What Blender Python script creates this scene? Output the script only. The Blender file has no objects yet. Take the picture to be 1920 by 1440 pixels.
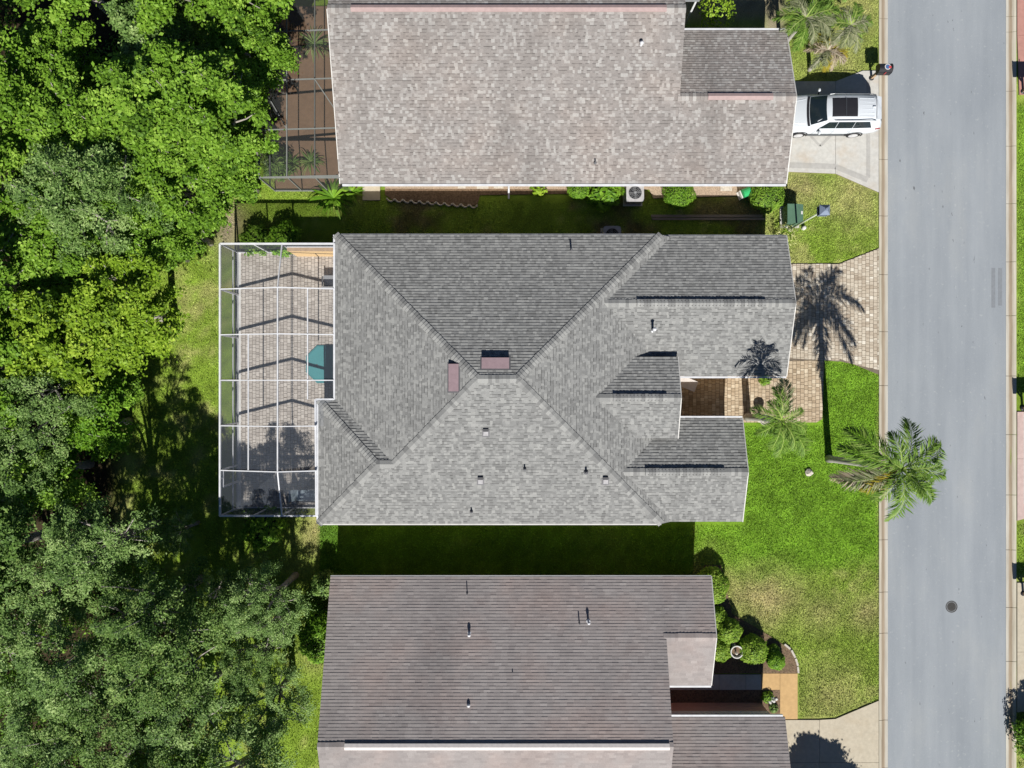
import bpy, math, random
import numpy as np
from mathutils import Vector
R = math.radians
random.seed(7)
scene = bpy.context.scene
col = scene.collection

# ------------------------------------------------------------------ camera, sky, sun, exposure
F = 1333.33          # focal length in photograph pixels (1920 wide)
H = 37.04            # drone height in metres
cam_d = bpy.data.cameras.new('camera'); cam_d.sensor_width = 36; cam_d.lens = 25.0
cam_d.clip_end = 2000; cam_d.clip_start = 0.5
cam = bpy.data.objects.new('camera', cam_d); col.objects.link(cam)
cam.location = (0, 0, H); cam.rotation_euler = (0, 0, 0)
scene.camera = cam

SUN_DX, SUN_DY = -0.08, 1.12      # shadow offset per metre of height
world = bpy.data.worlds.new('World'); scene.world = world; world.use_nodes = True
nt = world.node_tree; bg = nt.nodes['Background']
sky = nt.nodes.new('ShaderNodeTexSky'); sky.sky_type = 'NISHITA'; sky.sun_disc = False; sky.ozone_density = 3.0; sky.dust_density = 0.1; sky.air_density = 0.55
sky.sun_elevation = math.atan2(1, math.hypot(SUN_DX, SUN_DY)); sky.sun_rotation = math.atan2(-SUN_DX, -SUN_DY)
nt.links.new(sky.outputs[0], bg.inputs[0]); bg.inputs[1].default_value = 0.05
sun_d = bpy.data.lights.new('sun', 'SUN'); sun_d.energy = 5.0; sun_d.angle = R(0.5); sun_d.color = (1.0, 0.965, 0.90)
sun = bpy.data.objects.new('sun', sun_d); col.objects.link(sun); sun.location = (5, -40, 60)
sun.rotation_euler = Vector((SUN_DX, SUN_DY, -1)).to_track_quat('-Z', 'Y').to_euler()
vs = scene.view_settings
vs.view_transform = 'Standard'; vs.look = 'None'; vs.exposure = 0.42; vs.gamma = 1.0; vs.use_curve_mapping = False
scene.cycles.max_bounces = 6; scene.cycles.diffuse_bounces = 3; scene.cycles.transparent_max_bounces = 16
scene.cycles.caustics_reflective = False; scene.cycles.caustics_refractive = False

def W(px, py, z=0.0):
    """real place of something the photograph shows at (px,py) and that stands at height z"""
    return ((px - 960) / F * (H - z), (720 - py) / F * (H - z), z)
def G(px, py):
    p = W(px, py, 0); return (p[0], p[1])

# ------------------------------------------------------------------ materials
def nodes_of(m):
    m.use_nodes = True
    n = m.node_tree.nodes; l = m.node_tree.links
    return n, l, n['Principled BSDF']
def ramp(n, stops):
    r = n.new('ShaderNodeValToRGB'); e = r.color_ramp.elements
    while len(e) < len(stops): e.new(0.5)
    for i, (p, c) in enumerate(stops):
        e[i].position = p; e[i].color = (c[0], c[1], c[2], 1)
    return r
def mixc(n, l, fac, a, b, mode='MIX'):
    m = n.new('ShaderNodeMix'); m.data_type = 'RGBA'; m.blend_type = mode
    for sock, v in ((m.inputs['Factor'], fac), (m.inputs['A'], a), (m.inputs['B'], b)):
        if isinstance(v, bpy.types.NodeSocket): l.new(v, sock)
        elif isinstance(v, (tuple, list)): sock.default_value = (v[0], v[1], v[2], 1)
        else: sock.default_value = v
    return m.outputs['Result']
def noise(n, l, scale, detail=4, rough=0.6, stretch=None, coord='Object'):
    t = n.new('ShaderNodeTexCoord'); mp = n.new('ShaderNodeMapping')
    nz = n.new('ShaderNodeTexNoise'); nz.inputs['Scale'].default_value = scale
    nz.inputs['Detail'].default_value = detail; nz.inputs['Roughness'].default_value = rough
    if coord == 'World':
        g = n.new('ShaderNodeNewGeometry'); l.new(g.outputs['Position'], mp.inputs[0])
    else: l.new(t.outputs[coord], mp.inputs[0])
    if stretch: mp.inputs['Scale'].default_value = stretch
    l.new(mp.outputs[0], nz.inputs['Vector'])
    return nz.outputs['Fac']
def plain(name, c, rough=0.6, var=0.12, scale=6, metal=0.0, bump=0.0, spec=0.3, coord='World', stretch=None):
    m = bpy.data.materials.new(name); n, l, b = nodes_of(m)
    b.inputs['Roughness'].default_value = rough; b.inputs['Metallic'].default_value = metal
    b.inputs['Specular IOR Level'].default_value = spec
    if var > 0:
        f = noise(n, l, scale, coord=coord, stretch=stretch)
        r = ramp(n, [(0.3, [x * (1 - var) for x in c]), (0.7, [min(1, x * (1 + var)) for x in c])])
        l.new(f, r.inputs[0]); l.new(r.outputs[0], b.inputs['Base Color'])
        if bump > 0:
            bp = n.new('ShaderNodeBump'); bp.inputs['Strength'].default_value = bump; bp.inputs['Distance'].default_value = 0.02
            f2 = noise(n, l, scale * 6, coord=coord); l.new(f2, bp.inputs['Height']); l.new(bp.outputs[0], b.inputs['Normal'])
    else: b.inputs['Base Color'].default_value = (*c, 1)
    return m
def tone_mat(name, stops, rough=0.85, stain=None, stain_amt=0.4, stain_scale=0.5, stain_stretch=(1, 0.25, 1), grain=40, spec=0.15, warm=None):
    """colour of each piece from its own 'tone' attribute, plus granules and weather stains"""
    m = bpy.data.materials.new(name); n, l, b = nodes_of(m)
    a = n.new('ShaderNodeAttribute'); a.attribute_name = 'tone'
    mr = n.new('ShaderNodeMapRange'); mr.inputs[1].default_value = -1.0; mr.inputs[2].default_value = 1.0; l.new(a.outputs['Fac'], mr.inputs[0])
    r = ramp(n, [(0.0, [x * 0.5 for x in stops[0][1]])] + [(0.5 + p * 0.5, c_) for p, c_ in stops]); l.new(mr.outputs[0], r.inputs[0]); c = r.outputs[0]
    g = noise(n, l, grain, 2, 0.7, coord='World'); gr = ramp(n, [(0.25, (0.72, 0.72, 0.72)), (0.75, (1.25, 1.25, 1.25))]); l.new(g, gr.inputs[0])
    c = mixc(n, l, 0.8, c, gr.outputs[0], 'MULTIPLY')
    if warm:
        f = noise(n, l, 0.35, 3, 0.6, coord='World'); fr = ramp(n, [(0.45, (0, 0, 0)), (0.7, (1, 1, 1))]); l.new(f, fr.inputs[0])
        c = mixc(n, l, fr.outputs[0], c, mixc(n, l, 1.0, c, warm, 'MULTIPLY'))
    if stain:
        f = noise(n, l, stain_scale, 5, 0.65, stain_stretch, 'World'); fr = ramp(n, [(0.50, (0, 0, 0)), (0.75, (stain_amt,) * 3)]); l.new(f, fr.inputs[0])
        c = mixc(n, l, fr.outputs[0], c, stain)
    l.new(c, b.inputs['Base Color']); b.inputs['Roughness'].default_value = rough; b.inputs['Specular IOR Level'].default_value = spec
    return m
def leaf_mat(name, dark, mid, light, transl=0.25, rough=0.55, spec=0.22):
    m = bpy.data.materials.new(name); n, l, b = nodes_of(m)
    a = n.new('ShaderNodeAttribute'); a.attribute_name = 'tone'
    r = ramp(n, [(0.0, dark), (0.5, mid), (1.0, light)]); l.new(a.outputs['Fac'], r.inputs[0])
    l.new(r.outputs[0], b.inputs['Base Color']); b.inputs['Roughness'].default_value = rough; b.inputs['Specular IOR Level'].default_value = spec
    t = n.new('ShaderNodeBsdfTranslucent'); tc = mixc(n, l, 1.0, r.outputs[0], (1.2, 1.25, 0.5), 'MULTIPLY'); l.new(tc, t.inputs[0])
    mx = n.new('ShaderNodeMixShader'); mx.inputs[0].default_value = transl
    l.new(b.outputs[0], mx.inputs[1]); l.new(t.outputs[0], mx.inputs[2]); l.new(mx.outputs[0], n['Material Output'].inputs[0])
    return m
def screen_mat(name, fac, c):
    m = bpy.data.materials.new(name); n, l, b = nodes_of(m)
    b.inputs['Base Color'].default_value = (*c, 1); b.inputs['Roughness'].default_value = 0.7
    t = n.new('ShaderNodeBsdfTransparent'); mx = n.new('ShaderNodeMixShader'); mx.inputs[0].default_value = fac
    l.new(t.outputs[0], mx.inputs[1]); l.new(b.outputs[0], mx.inputs[2]); l.new(mx.outputs[0], n['Material Output'].inputs[0])
    return m
def ground_mat():
    m = bpy.data.materials.new('turf'); n, l, b = nodes_of(m)
    a = n.new('ShaderNodeAttribute'); a.attribute_name = 'gcol'
    f = noise(n, l, 22, 5, 0.75, coord='World'); r = ramp(n, [(0.3, (0.55, 0.55, 0.55)), (0.7, (1.4, 1.4, 1.4))]); l.new(f, r.inputs[0])
    l.new(mixc(n, l, 1.0, a.outputs['Color'], r.outputs[0], 'MULTIPLY'), b.inputs['Base Color'])
    b.inputs['Roughness'].default_value = 0.95; b.inputs['Specular IOR Level'].default_value = 0.05
    bp = n.new('ShaderNodeBump'); bp.inputs['Strength'].default_value = 0.6; bp.inputs['Distance'].default_value = 0.04
    l.new(f, bp.inputs['Height']); l.new(bp.outputs[0], b.inputs['Normal'])
    return m
def blade_mat():
    m = bpy.data.materials.new('grass_blade'); n, l, b = nodes_of(m)
    a = n.new('ShaderNodeAttribute'); a.attribute_name = 'gcol'
    l.new(a.outputs['Color'], b.inputs['Base Color']); b.inputs['Roughness'].default_value = 0.6; b.inputs['Specular IOR Level'].default_value = 0.2
    return m
def road_mat():
    m = bpy.data.materials.new('asphalt'); n, l, b = nodes_of(m)
    f1 = noise(n, l, 0.45, 6, 0.6, (1, 0.35, 1), 'World'); r1 = ramp(n, [(0.3, (0.246, 0.270, 0.298)), (0.55, (0.278, 0.302, 0.328)), (0.8, (0.325, 0.342, 0.354))]); l.new(f1, r1.inputs[0])
    f2 = noise(n, l, 1.1, 5, 0.62, (1.2, 0.07, 1), 'World'); r2 = ramp(n, [(0.3, (0.91, 0.915, 0.92)), (0.7, (1.07, 1.065, 1.06))]); l.new(f2, r2.inputs[0])
    c = mixc(n, l, 1.0, r1.outputs[0], r2.outputs[0], 'MULTIPLY')
    f3 = noise(n, l, 60, 2, 0.8, None, 'World'); r3 = ramp(n, [(0.2, (0.8, 0.8, 0.8)), (0.8, (1.2, 1.2, 1.2))]); l.new(f3, r3.inputs[0])
    c = mixc(n, l, 0.8, c, r3.outputs[0], 'MULTIPLY')
    f4 = noise(n, l, 6.0, 3, 0.6, None, 'World'); r4 = ramp(n, [(0.62, (0, 0, 0)), (0.74, (0.6, 0.6, 0.6))]); l.new(f4, r4.inputs[0])
    c = mixc(n, l, r4.outputs[0], c, (0.37, 0.39, 0.40))
    f5 = noise(n, l, 7.0, 2, 0.5, (1, 0.3, 1), 'World'); r5 = ramp(n, [(0.735, (0, 0, 0)), (0.77, (0.75, 0.75, 0.75))]); l.new(f5, r5.inputs[0])
    c = mixc(n, l, r5.outputs[0], c, (0.09, 0.095, 0.1))
    l.new(c, b.inputs['Base Color']); b.inputs['Roughness'].default_value = 0.9; b.inputs['Specular IOR Level'].default_value = 0.1
    bp = n.new('ShaderNodeBump'); bp.inputs['Strength'].default_value = 0.25; bp.inputs['Distance'].default_value = 0.01
    l.new(f3, bp.inputs['Height']); l.new(bp.outputs[0], b.inputs['Normal'])
    return m
def concrete_mat(name, c, dirt=(0.3, 0.24, 0.16), amt=0.5, stretch=(1, 1, 1), sc=0.9):
    m = bpy.data.materials.new(name); n, l, b = nodes_of(m)
    f = noise(n, l, 5, 5, 0.7, None, 'World'); r = ramp(n, [(0.3, [x * 0.88 for x in c]), (0.7, [x * 1.1 for x in c])]); l.new(f, r.inputs[0])
    g = noise(n, l, sc, 5, 0.6, stretch, 'World'); gr = ramp(n, [(0.5, (0, 0, 0)), (0.78, (amt,) * 3)]); l.new(g, gr.inputs[0])
    cc = mixc(n, l, gr.outputs[0], r.outputs[0], dirt)
    l.new(cc, b.inputs['Base Color']); b.inputs['Roughness'].default_value = 0.88; b.inputs['Specular IOR Level'].default_value = 0.15
    return m

M = {}
M['turf'] = ground_mat(); M['blade'] = blade_mat(); M['road'] = road_mat()
M['shingle_grey'] = tone_mat('grey_shingle', [(0.0, (0.172, 0.173, 0.171)), (0.45, (0.214, 0.216, 0.213)), (0.6, (0.243, 0.245, 0.241)), (1.0, (0.31, 0.312, 0.303))])
M['shingle_pink'] = tone_mat('weathered_shingle', [(0.0, (0.238, 0.220, 0.210)), (0.55, (0.277, 0.256, 0.245)), (0.72, (0.30, 0.281, 0.27)), (1.0, (0.385, 0.374, 0.36))], stain=(0.11, 0.1, 0.095), stain_amt=0.55, stain_scale=0.22, stain_stretch=(1.6, 0.3, 1), warm=(1.05, 1.0, 0.97))
M['shingle_brown'] = tone_mat('brown_shingle', [(0.0, (0.25, 0.226, 0.222)), (0.5, (0.292, 0.266, 0.26)), (1.0, (0.335, 0.308, 0.30))], stain=(0.12, 0.112, 0.115), stain_amt=0.4, stain_scale=0.3, stain_stretch=(1.3, 0.45, 1), warm=(1.1, 1.0, 0.96))
M['deck_board'] = plain('roof_deck', (0.08, 0.08, 0.08), 0.9)
M['white_metal'] = plain('white_aluminium', (0.62, 0.63, 0.66), 0.4, 0.12, 2.5)
M['white_paint'] = plain('white_paint', (0.58, 0.57, 0.55), 0.6, 0.12, 2.5)
M['pink_metal'] = plain('mauve_metal', (0.265, 0.192, 0.21), 0.5, 0.08)
M['pink_pale'] = plain('pale_pink_metal', (0.37, 0.275, 0.265), 0.5, 0.1)
M['pale_vent'] = plain('pale_vent_metal', (0.6, 0.56, 0.54), 0.5, 0.1)
M['dark'] = plain('black_opening', (0.012, 0.012, 0.015), 0.7, 0)
M['grey_metal'] = plain('grey_metal', (0.33, 0.34, 0.36), 0.45, 0.08, metal=0.3)
M['vent_grey'] = plain('weathered_vent', (0.42, 0.41, 0.42), 0.5, 0.15)
M['lead'] = plain('lead_pipe', (0.12, 0.12, 0.13), 0.6, 0.1)
M['stucco_tan'] = plain('tan_stucco', (0.52, 0.39, 0.24), 0.9, 0.06, bump=0.2)
M['stucco_cream'] = plain('cream_stucco', (0.6, 0.53, 0.42), 0.9, 0.06, bump=0.2)
M['stucco_rose'] = plain('rose_stucco', (0.45, 0.25, 0.2), 0.9, 0.06, bump=0.2)
M['yellow_wall'] = plain('yellow_stucco', (0.62, 0.43, 0.21), 0.9, 0.05)
M['glass'] = plain('window_glass', (0.03, 0.04, 0.05), 0.08, 0, spec=0.6)
M['concrete'] = concrete_mat('concrete_drive', (0.50, 0.49, 0.46), (0.42, 0.3, 0.18), 0.45)
M['concrete_tan'] = concrete_mat('tan_concrete_drive', (0.47, 0.42, 0.33), (0.35, 0.27, 0.17), 0.4)
M['concrete_band'] = concrete_mat('grey_painted_band', (0.40, 0.39, 0.37), (0.36, 0.3, 0.2), 0.3)
M['walk_tan'] = concrete_mat('orange_tan_walk', (0.52, 0.345, 0.165), (0.4, 0.25, 0.12), 0.4)
M['kerb'] = concrete_mat('kerb_concrete', (0.42, 0.375, 0.30), (0.2, 0.155, 0.105), 0.75, (3.5, 0.10, 1), 1.6)
def kerb_mat(name, flip):
    m = bpy.data.materials.new(name); n, l, b = nodes_of(m)
    t = n.new('ShaderNodeTexCoord'); sp = n.new('ShaderNodeSeparateXYZ'); l.new(t.outputs['Object'], sp.inputs[0])
    f0 = noise(n, l, 2.2, 4, .6, (1, .25, 1), 'World'); ad = n.new('ShaderNodeMath'); ad.operation = 'MULTIPLY_ADD'; l.new(f0, ad.inputs[0]); ad.inputs[1].default_value = .10; l.new(sp.outputs[0], ad.inputs[2])
    mr = n.new('ShaderNodeMapRange'); mr.inputs[1].default_value = -.24 if not flip else .26; mr.inputs[2].default_value = .26 if not flip else -.16; l.new(ad.outputs[0], mr.inputs[0])
    r = ramp(n, [(0.10, (.50, .47, .39)), (0.30, (.47, .43, .355)), (0.42, (.30, .245, .18)), (0.66, (.34, .275, .205)), (0.80, (.46, .43, .37)), (1.0, (.50, .48, .43))]); l.new(mr.outputs[0], r.inputs[0])
    g = noise(n, l, 1.2, 5, .65, (4, .3, 1), 'World'); gr = ramp(n, [(.3, (.78, .76, .73)), (.7, (1.12, 1.12, 1.12))]); l.new(g, gr.inputs[0])
    l.new(mixc(n, l, 1.0, r.outputs[0], gr.outputs[0], 'MULTIPLY'), b.inputs['Base Color']); b.inputs['Roughness'].default_value = .9; b.inputs['Specular IOR Level'].default_value = .1
    return m
M['kerb_near'] = kerb_mat('kerb_concrete_near', False); M['kerb_far'] = kerb_mat('kerb_concrete_far', True)
M['kerb_pale'] = concrete_mat('pale_kerb_concrete', (0.50, 0.47, 0.40), (0.3, 0.25, 0.18), 0.4, (2, 0.2, 1))
M['drive_pink'] = concrete_mat('pink_drive', (0.42, 0.22, 0.185), (0.3, 0.17, 0.14), 0.4)
M['drive_pinkpale'] = concrete_mat('pale_pink_drive', (0.5, 0.38, 0.35), (0.4, 0.3, 0.28), 0.4)
M['joint'] = plain('joint_sand', (0.16, 0.13, 0.10), 0.95, 0.15)
M['paver_tan'] = tone_mat('tan_paver', [(0.0, (0.32, 0.245, 0.165)), (0.4, (0.44, 0.345, 0.24)), (0.7, (0.50, 0.405, 0.29)), (1.0, (0.60, 0.51, 0.38))], 0.9, grain=25)
M['paver_cream'] = tone_mat('cream_paver', [(0.0, (0.36, 0.295, 0.225)), (0.4, (0.475, 0.41, 0.325)), (0.7, (0.55, 0.49, 0.40)), (1.0, (0.68, 0.63, 0.54))], 0.9, grain=25)
M['paver_deck'] = tone_mat('deck_paver', [(0.0, (0.33, 0.295, 0.265)), (0.5, (0.42, 0.382, 0.345)), (1.0, (0.51, 0.47, 0.43))], 0.9, grain=25)
M['bark'] = plain('grey_bark', (0.30, 0.275, 0.245), 0.9, 0.35, 8, bump=0.5)
M['palm_trunk'] = plain('palm_trunk', (0.36, 0.34, 0.31), 0.9, 0.2, 5, bump=0.4, stretch=(1, 1, 6))
M['palm_boot'] = plain('brown_palm_boot', (0.2, 0.11, 0.05), 0.9, 0.3, 9)
M['leaf_green'] = leaf_mat('leaf_green', (0.045, 0.105, 0.010), (0.165, 0.315, 0.026), (0.33, 0.50, 0.075))
M['leaf_yellow'] = leaf_mat('leaf_yellowgreen', (0.07, 0.14, 0.010), (0.215, 0.35, 0.022), (0.40, 0.53, 0.06))
M['leaf_grey'] = leaf_mat('leaf_greygreen', (0.045, 0.095, 0.022), (0.175, 0.295, 0.075), (0.40, 0.52, 0.20))
M['leaf_olive'] = leaf_mat('leaf_olive', (0.035, 0.08, 0.018), (0.135, 0.24, 0.05), (0.32, 0.43, 0.13))
M['leaf_bright'] = leaf_mat('leaf_bright', (0.06, 0.15, 0.012), (0.15, 0.31, 0.02), (0.27, 0.45, 0.05))
M['leaf_shrub'] = leaf_mat('leaf_shrub', (0.07, 0.15, 0.012), (0.20, 0.34, 0.03), (0.37, 0.48, 0.08))
M['frond'] = leaf_mat('frond_green', (0.055, 0.115, 0.018), (0.145, 0.26, 0.038), (0.31, 0.41, 0.10))
M['frond_yellow'] = leaf_mat('frond_yellow', (0.13, 0.13, 0.015), (0.32, 0.27, 0.025), (0.45, 0.36, 0.05))
M['frond_dry'] = leaf_mat('frond_dry', (0.24, 0.18, 0.12), (0.4, 0.33, 0.25), (0.55, 0.48, 0.4))
M['frond_silver'] = leaf_mat('frond_silver', (0.10, 0.12, 0.06), (0.22, 0.25, 0.13), (0.38, 0.38, 0.25))
M['flower'] = leaf_mat('pale_blossom', (0.3, 0.33, 0.08), (0.5, 0.52, 0.2), (0.65, 0.65, 0.35))
M['mulch'] = plain('brown_mulch', (0.17, 0.115, 0.075), 0.95, 0.5, 14, bump=0.6)
M['shell_mulch'] = plain('pale_shell_mulch', (0.36, 0.28, 0.21), 0.95, 0.35, 18, bump=0.6)
M['litter'] = plain('leaf_litter', (0.055, 0.042, 0.025), 0.95, 0.5, 6, bump=0.6)
M['car_paint'] = plain('white_car_paint', (0.56, 0.595, 0.635), 0.18, 0, spec=0.5)
M['car_glass'] = plain('car_glass', (0.012, 0.02, 0.026), 0.05, 0, spec=0.6)
M['tyre'] = plain('tyre_rubber', (0.018, 0.018, 0.02), 0.85, 0)
M['alloy'] = plain('wheel_alloy', (0.6, 0.6, 0.61), 0.4, 0, metal=0.3)
M['chrome_dark'] = plain('roof_rail', (0.22, 0.23, 0.24), 0.3, 0, metal=0.8)
M['tail_red'] = plain('tail_lamp', (0.25, 0.015, 0.015), 0.15, 0)
M['lamp_clear'] = plain('head_lamp', (0.6, 0.62, 0.65), 0.1, 0)
M['utility_green'] = plain('utility_green', (0.085, 0.165, 0.11), 0.55, 0.12, 3)
M['slate_blue'] = plain('slate_blue_metal', (0.17, 0.21, 0.29), 0.45, 0.1)
M['pole_green'] = plain('pale_pole', (0.45, 0.5, 0.36), 0.5, 0.08)
M['teal'] = plain('teal_cover', (0.05, 0.20, 0.215), 0.6, 0.06, 2)
M['cushion'] = plain('blue_grey_cushion', (0.34, 0.42, 0.48), 0.8, 0.05)
M['char_metal'] = plain('charcoal_metal', (0.09, 0.09, 0.095), 0.5, 0.1)
M['wood'] = plain('weathered_wood', (0.26, 0.22, 0.18), 0.9, 0.2, 4, stretch=(0.3, 4, 1))
M['wood_tan'] = plain('tan_wood', (0.42, 0.29, 0.18), 0.8, 0.15, 6)
M['hose'] = plain('green_hose', (0.03, 0.36, 0.12), 0.5, 0.05)
M['stone'] = plain('pale_stone', (0.5, 0.46, 0.4), 0.9, 0.25, 9, bump=0.4)
M['red'] = plain('red_paint', (0.5, 0.06, 0.07), 0.5, 0.05)
M['blue'] = plain('blue_paint', (0.06, 0.13, 0.3), 0.5, 0.05)
M['black_paint'] = plain('black_paint', (0.02, 0.02, 0.024), 0.4, 0.05)
M['iron'] = plain('cast_iron', (0.07, 0.068, 0.066), 0.7, 0.2, 20, metal=0.3)
M['screen_wall'] = screen_mat('screen_mesh_wall', 0.5, (0.03, 0.032, 0.036))
M['screen_roof'] = screen_mat('screen_mesh_roof', 0.11, (0.27, 0.31, 0.38))
M['screen_dark'] = screen_mat('dark_screen_mesh', 0.33, (0.05, 0.055, 0.055))
M['brown_floor'] = concrete_mat('brown_lanai_floor', (0.27, 0.175, 0.115), (0.15, 0.1, 0.07), 0.5)

# ------------------------------------------------------------------ mesh helpers
def wloc(o):
    v = Vector((0, 0, 0))
    while o is not None: v += o.location; o = o.parent
    return v
class MB:
    def __init__(s): s.v = []; s.f = []
    def add(s, vs, fs):
        k = len(s.v); s.v += [tuple(p) for p in vs]; s.f += [tuple(i + k for i in f) for f in fs]; return s
    def box(s, c, d, rz=0.0, tilt=None):
        hx, hy, hz = d[0] / 2, d[1] / 2, d[2] / 2; ca, sa = math.cos(rz), math.sin(rz); vs = []
        for z in (-hz, hz):
            for x, y in ((-hx, -hy), (hx, -hy), (hx, hy), (-hx, hy)):
                vs.append((c[0] + x * ca - y * sa, c[1] + x * sa + y * ca, c[2] + z))
        return s.add(vs, [(3, 2, 1, 0), (4, 5, 6, 7), (0, 1, 5, 4), (1, 2, 6, 5), (2, 3, 7, 6), (3, 0, 4, 7)])
    def bar(s, a, b, w, h):
        a = Vector(a); b = Vector(b); d = (b - a).normalized(); up = Vector((0, 0, 1))
        if abs(d.z) > 0.95: up = Vector((0, 1, 0))
        r = d.cross(up).normalized() * w / 2; u = r.cross(d).normalized() * h / 2
        vs = [p + sx * r + sy * u for p in (a, b) for sx, sy in ((-1, -1), (1, -1), (1, 1), (-1, 1))]
        return s.add(vs, [(0, 1, 2, 3), (7, 6, 5, 4), (0, 4, 5, 1), (1, 5, 6, 2), (2, 6, 7, 3), (3, 7, 4, 0)])
    def tube(s, pts, rad, n=8, cap=True):
        pts = [Vector(p) for p in pts]
        if not isinstance(rad, (list, tuple)): rad = [rad] * len(pts)
        k = len(s.v); m = len(pts)
        for i, p in enumerate(pts):
            d = (pts[min(i + 1, m - 1)] - pts[max(i - 1, 0)]).normalized()
            ref = Vector((1, 0, 0)) if abs(d.x) < 0.8 else Vector((0, 1, 0))
            a = d.cross(ref).normalized(); b = d.cross(a)
            for j in range(n):
                t = 2 * math.pi * j / n; s.v.append(tuple(p + (a * math.cos(t) + b * math.sin(t)) * rad[i]))
        for i in range(m - 1):
            for j in range(n):
                s.f.append((k + i * n + j, k + i * n + (j + 1) % n, k + (i + 1) * n + (j + 1) % n, k + (i + 1) * n + j))
        if cap:
            s.f.append(tuple(k + j for j in range(n))[::-1]); s.f.append(tuple(k + (m - 1) * n + j for j in range(n)))
        return s
    def lathe(s, prof, c=(0, 0, 0), n=16):
        k = len(s.v); m = len(prof)
        for r, z in prof:
            for j in range(n):
                t = 2 * math.pi * j / n; s.v.append((c[0] + r * math.cos(t), c[1] + r * math.sin(t), c[2] + z))
        for i in range(m - 1):
            for j in range(n):
                s.f.append((k + i * n + j, k + i * n + (j + 1) % n, k + (i + 1) * n + (j + 1) % n, k + (i + 1) * n + j))
        s.f.append(tuple(k + j for j in range(n))[::-1]); s.f.append(tuple(k + (m - 1) * n + j for j in range(n)))
        return s
    def prism(s, pts, z0, z1):
        """pts: plan polygon; z0,z1 numbers or functions of (x,y)"""
        area = sum(pts[i][0] * pts[(i + 1) % len(pts)][1] - pts[(i + 1) % len(pts)][0] * pts[i][1] for i in range(len(pts)))
        if area < 0: pts = pts[::-1]
        n = len(pts); f0 = z0 if callable(z0) else (lambda x, y: z0); f1 = z1 if callable(z1) else (lambda x, y: z1)
        vs = [(x, y, f0(x, y)) for x, y in pts] + [(x, y, f1(x, y)) for x, y in pts]
        fs = [tuple(range(n))[::-1], tuple(range(n, 2 * n))] + [(i, (i + 1) % n, n + (i + 1) % n, n + i) for i in range(n)]
        return s.add(vs, fs)
    def prof(s, pts, axis, a, b):
        """pts: (t,z) profile extruded along axis 'x' or 'y' from a to b"""
        n = len(pts)
        mk = (lambda e, t, z: (e, t, z)) if axis == 'x' else (lambda e, t, z: (t, e, z))
        vs = [mk(a, t, z) for t, z in pts] + [mk(b, t, z) for t, z in pts]
        return s.add(vs, [tuple(range(n)), tuple(range(n, 2 * n))[::-1]] + [(i, n + i, n + (i + 1) % n, (i + 1) % n) for i in range(n)])
    def build(s, name, mat, parent=None, origin=None, smooth=False, local=False, fix=True):
        vs = np.array(s.v, dtype=float)
        if local: org = Vector((0, 0, 0)); loc = Vector((0, 0, 0))
        else:
            if origin is None: origin = Vector(((vs[:, 0].min() + vs[:, 0].max()) / 2, (vs[:, 1].min() + vs[:, 1].max()) / 2, vs[:, 2].min()))
            org = Vector(origin); loc = org - (wloc(parent) if parent else Vector((0, 0, 0)))
        me = bpy.data.meshes.new(name); me.from_pydata([tuple(p) for p in (vs - np.array(org))], [], s.f); me.update()
        if smooth: me.polygons.foreach_set('use_smooth', [True] * len(me.polygons))
        me.materials.append(M[mat] if isinstance(mat, str) else mat)
        o = bpy.data.objects.new(name, me); col.objects.link(o); o.location = loc
        if parent: o.parent = parent
        if fix:
            import bmesh
            b = bmesh.new(); b.from_mesh(me); bmesh.ops.recalc_face_normals(b, faces=b.faces); b.to_mesh(me); b.free()
        return o
def tag(o, label, cat, group=None):
    o['label'] = label; o['category'] = cat
    if group: o['group'] = group
    return o
def struct(o, label=None):
    o['kind'] = 'structure'
    if label: o['label'] = label
    return o
def thing(name, loc, label, cat, group=None, rz=0.0):
    o = bpy.data.objects.new(name, None); col.objects.link(o); o.location = loc; o.rotation_euler = (0, 0, rz); o.empty_display_size = 0.3
    return tag(o, label, cat, group)
def copy_tree(o, parent=None):
    c = o.copy(); col.objects.link(c); c.parent = parent
    for ch in o.children: copy_tree(ch, c)
    return c

def big_mesh(name, verts, faces_flat, fsize, mat, parent=None, loc=(0, 0, 0), tone=None, colr=None, smooth=False):
    """numpy arrays to one mesh; all faces have fsize corners"""
    me = bpy.data.meshes.new(name); nv = len(verts); nf = len(faces_flat) // fsize
    me.vertices.add(nv); me.vertices.foreach_set('co', np.asarray(verts, dtype=np.float32).ravel())
    me.loops.add(nf * fsize); me.loops.foreach_set('vertex_index', np.asarray(faces_flat, dtype=np.int32))
    me.polygons.add(nf); me.polygons.foreach_set('loop_start', np.arange(0, nf * fsize, fsize, dtype=np.int32))
    me.update(calc_edges=True)
    if tone is not None:
        a = me.attributes.new('tone', 'FLOAT', 'FACE'); a.data.foreach_set('value', np.asarray(tone, dtype=np.float32))
    if colr is not None:
        dom = 'FACE' if len(colr) == nf else 'POINT'
        a = me.attributes.new('gcol', 'FLOAT_COLOR', dom)
        c4 = np.ones((len(colr), 4), dtype=np.float32); c4[:, :3] = colr; a.data.foreach_set('color', c4.ravel())
    if smooth: me.polygons.foreach_set('use_smooth', [True] * nf)
    me.materials.append(M[mat] if isinstance(mat, str) else mat)
    o = bpy.data.objects.new(name, me); col.objects.link(o); o.location = loc
    if parent: o.parent = parent
    return o

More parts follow.
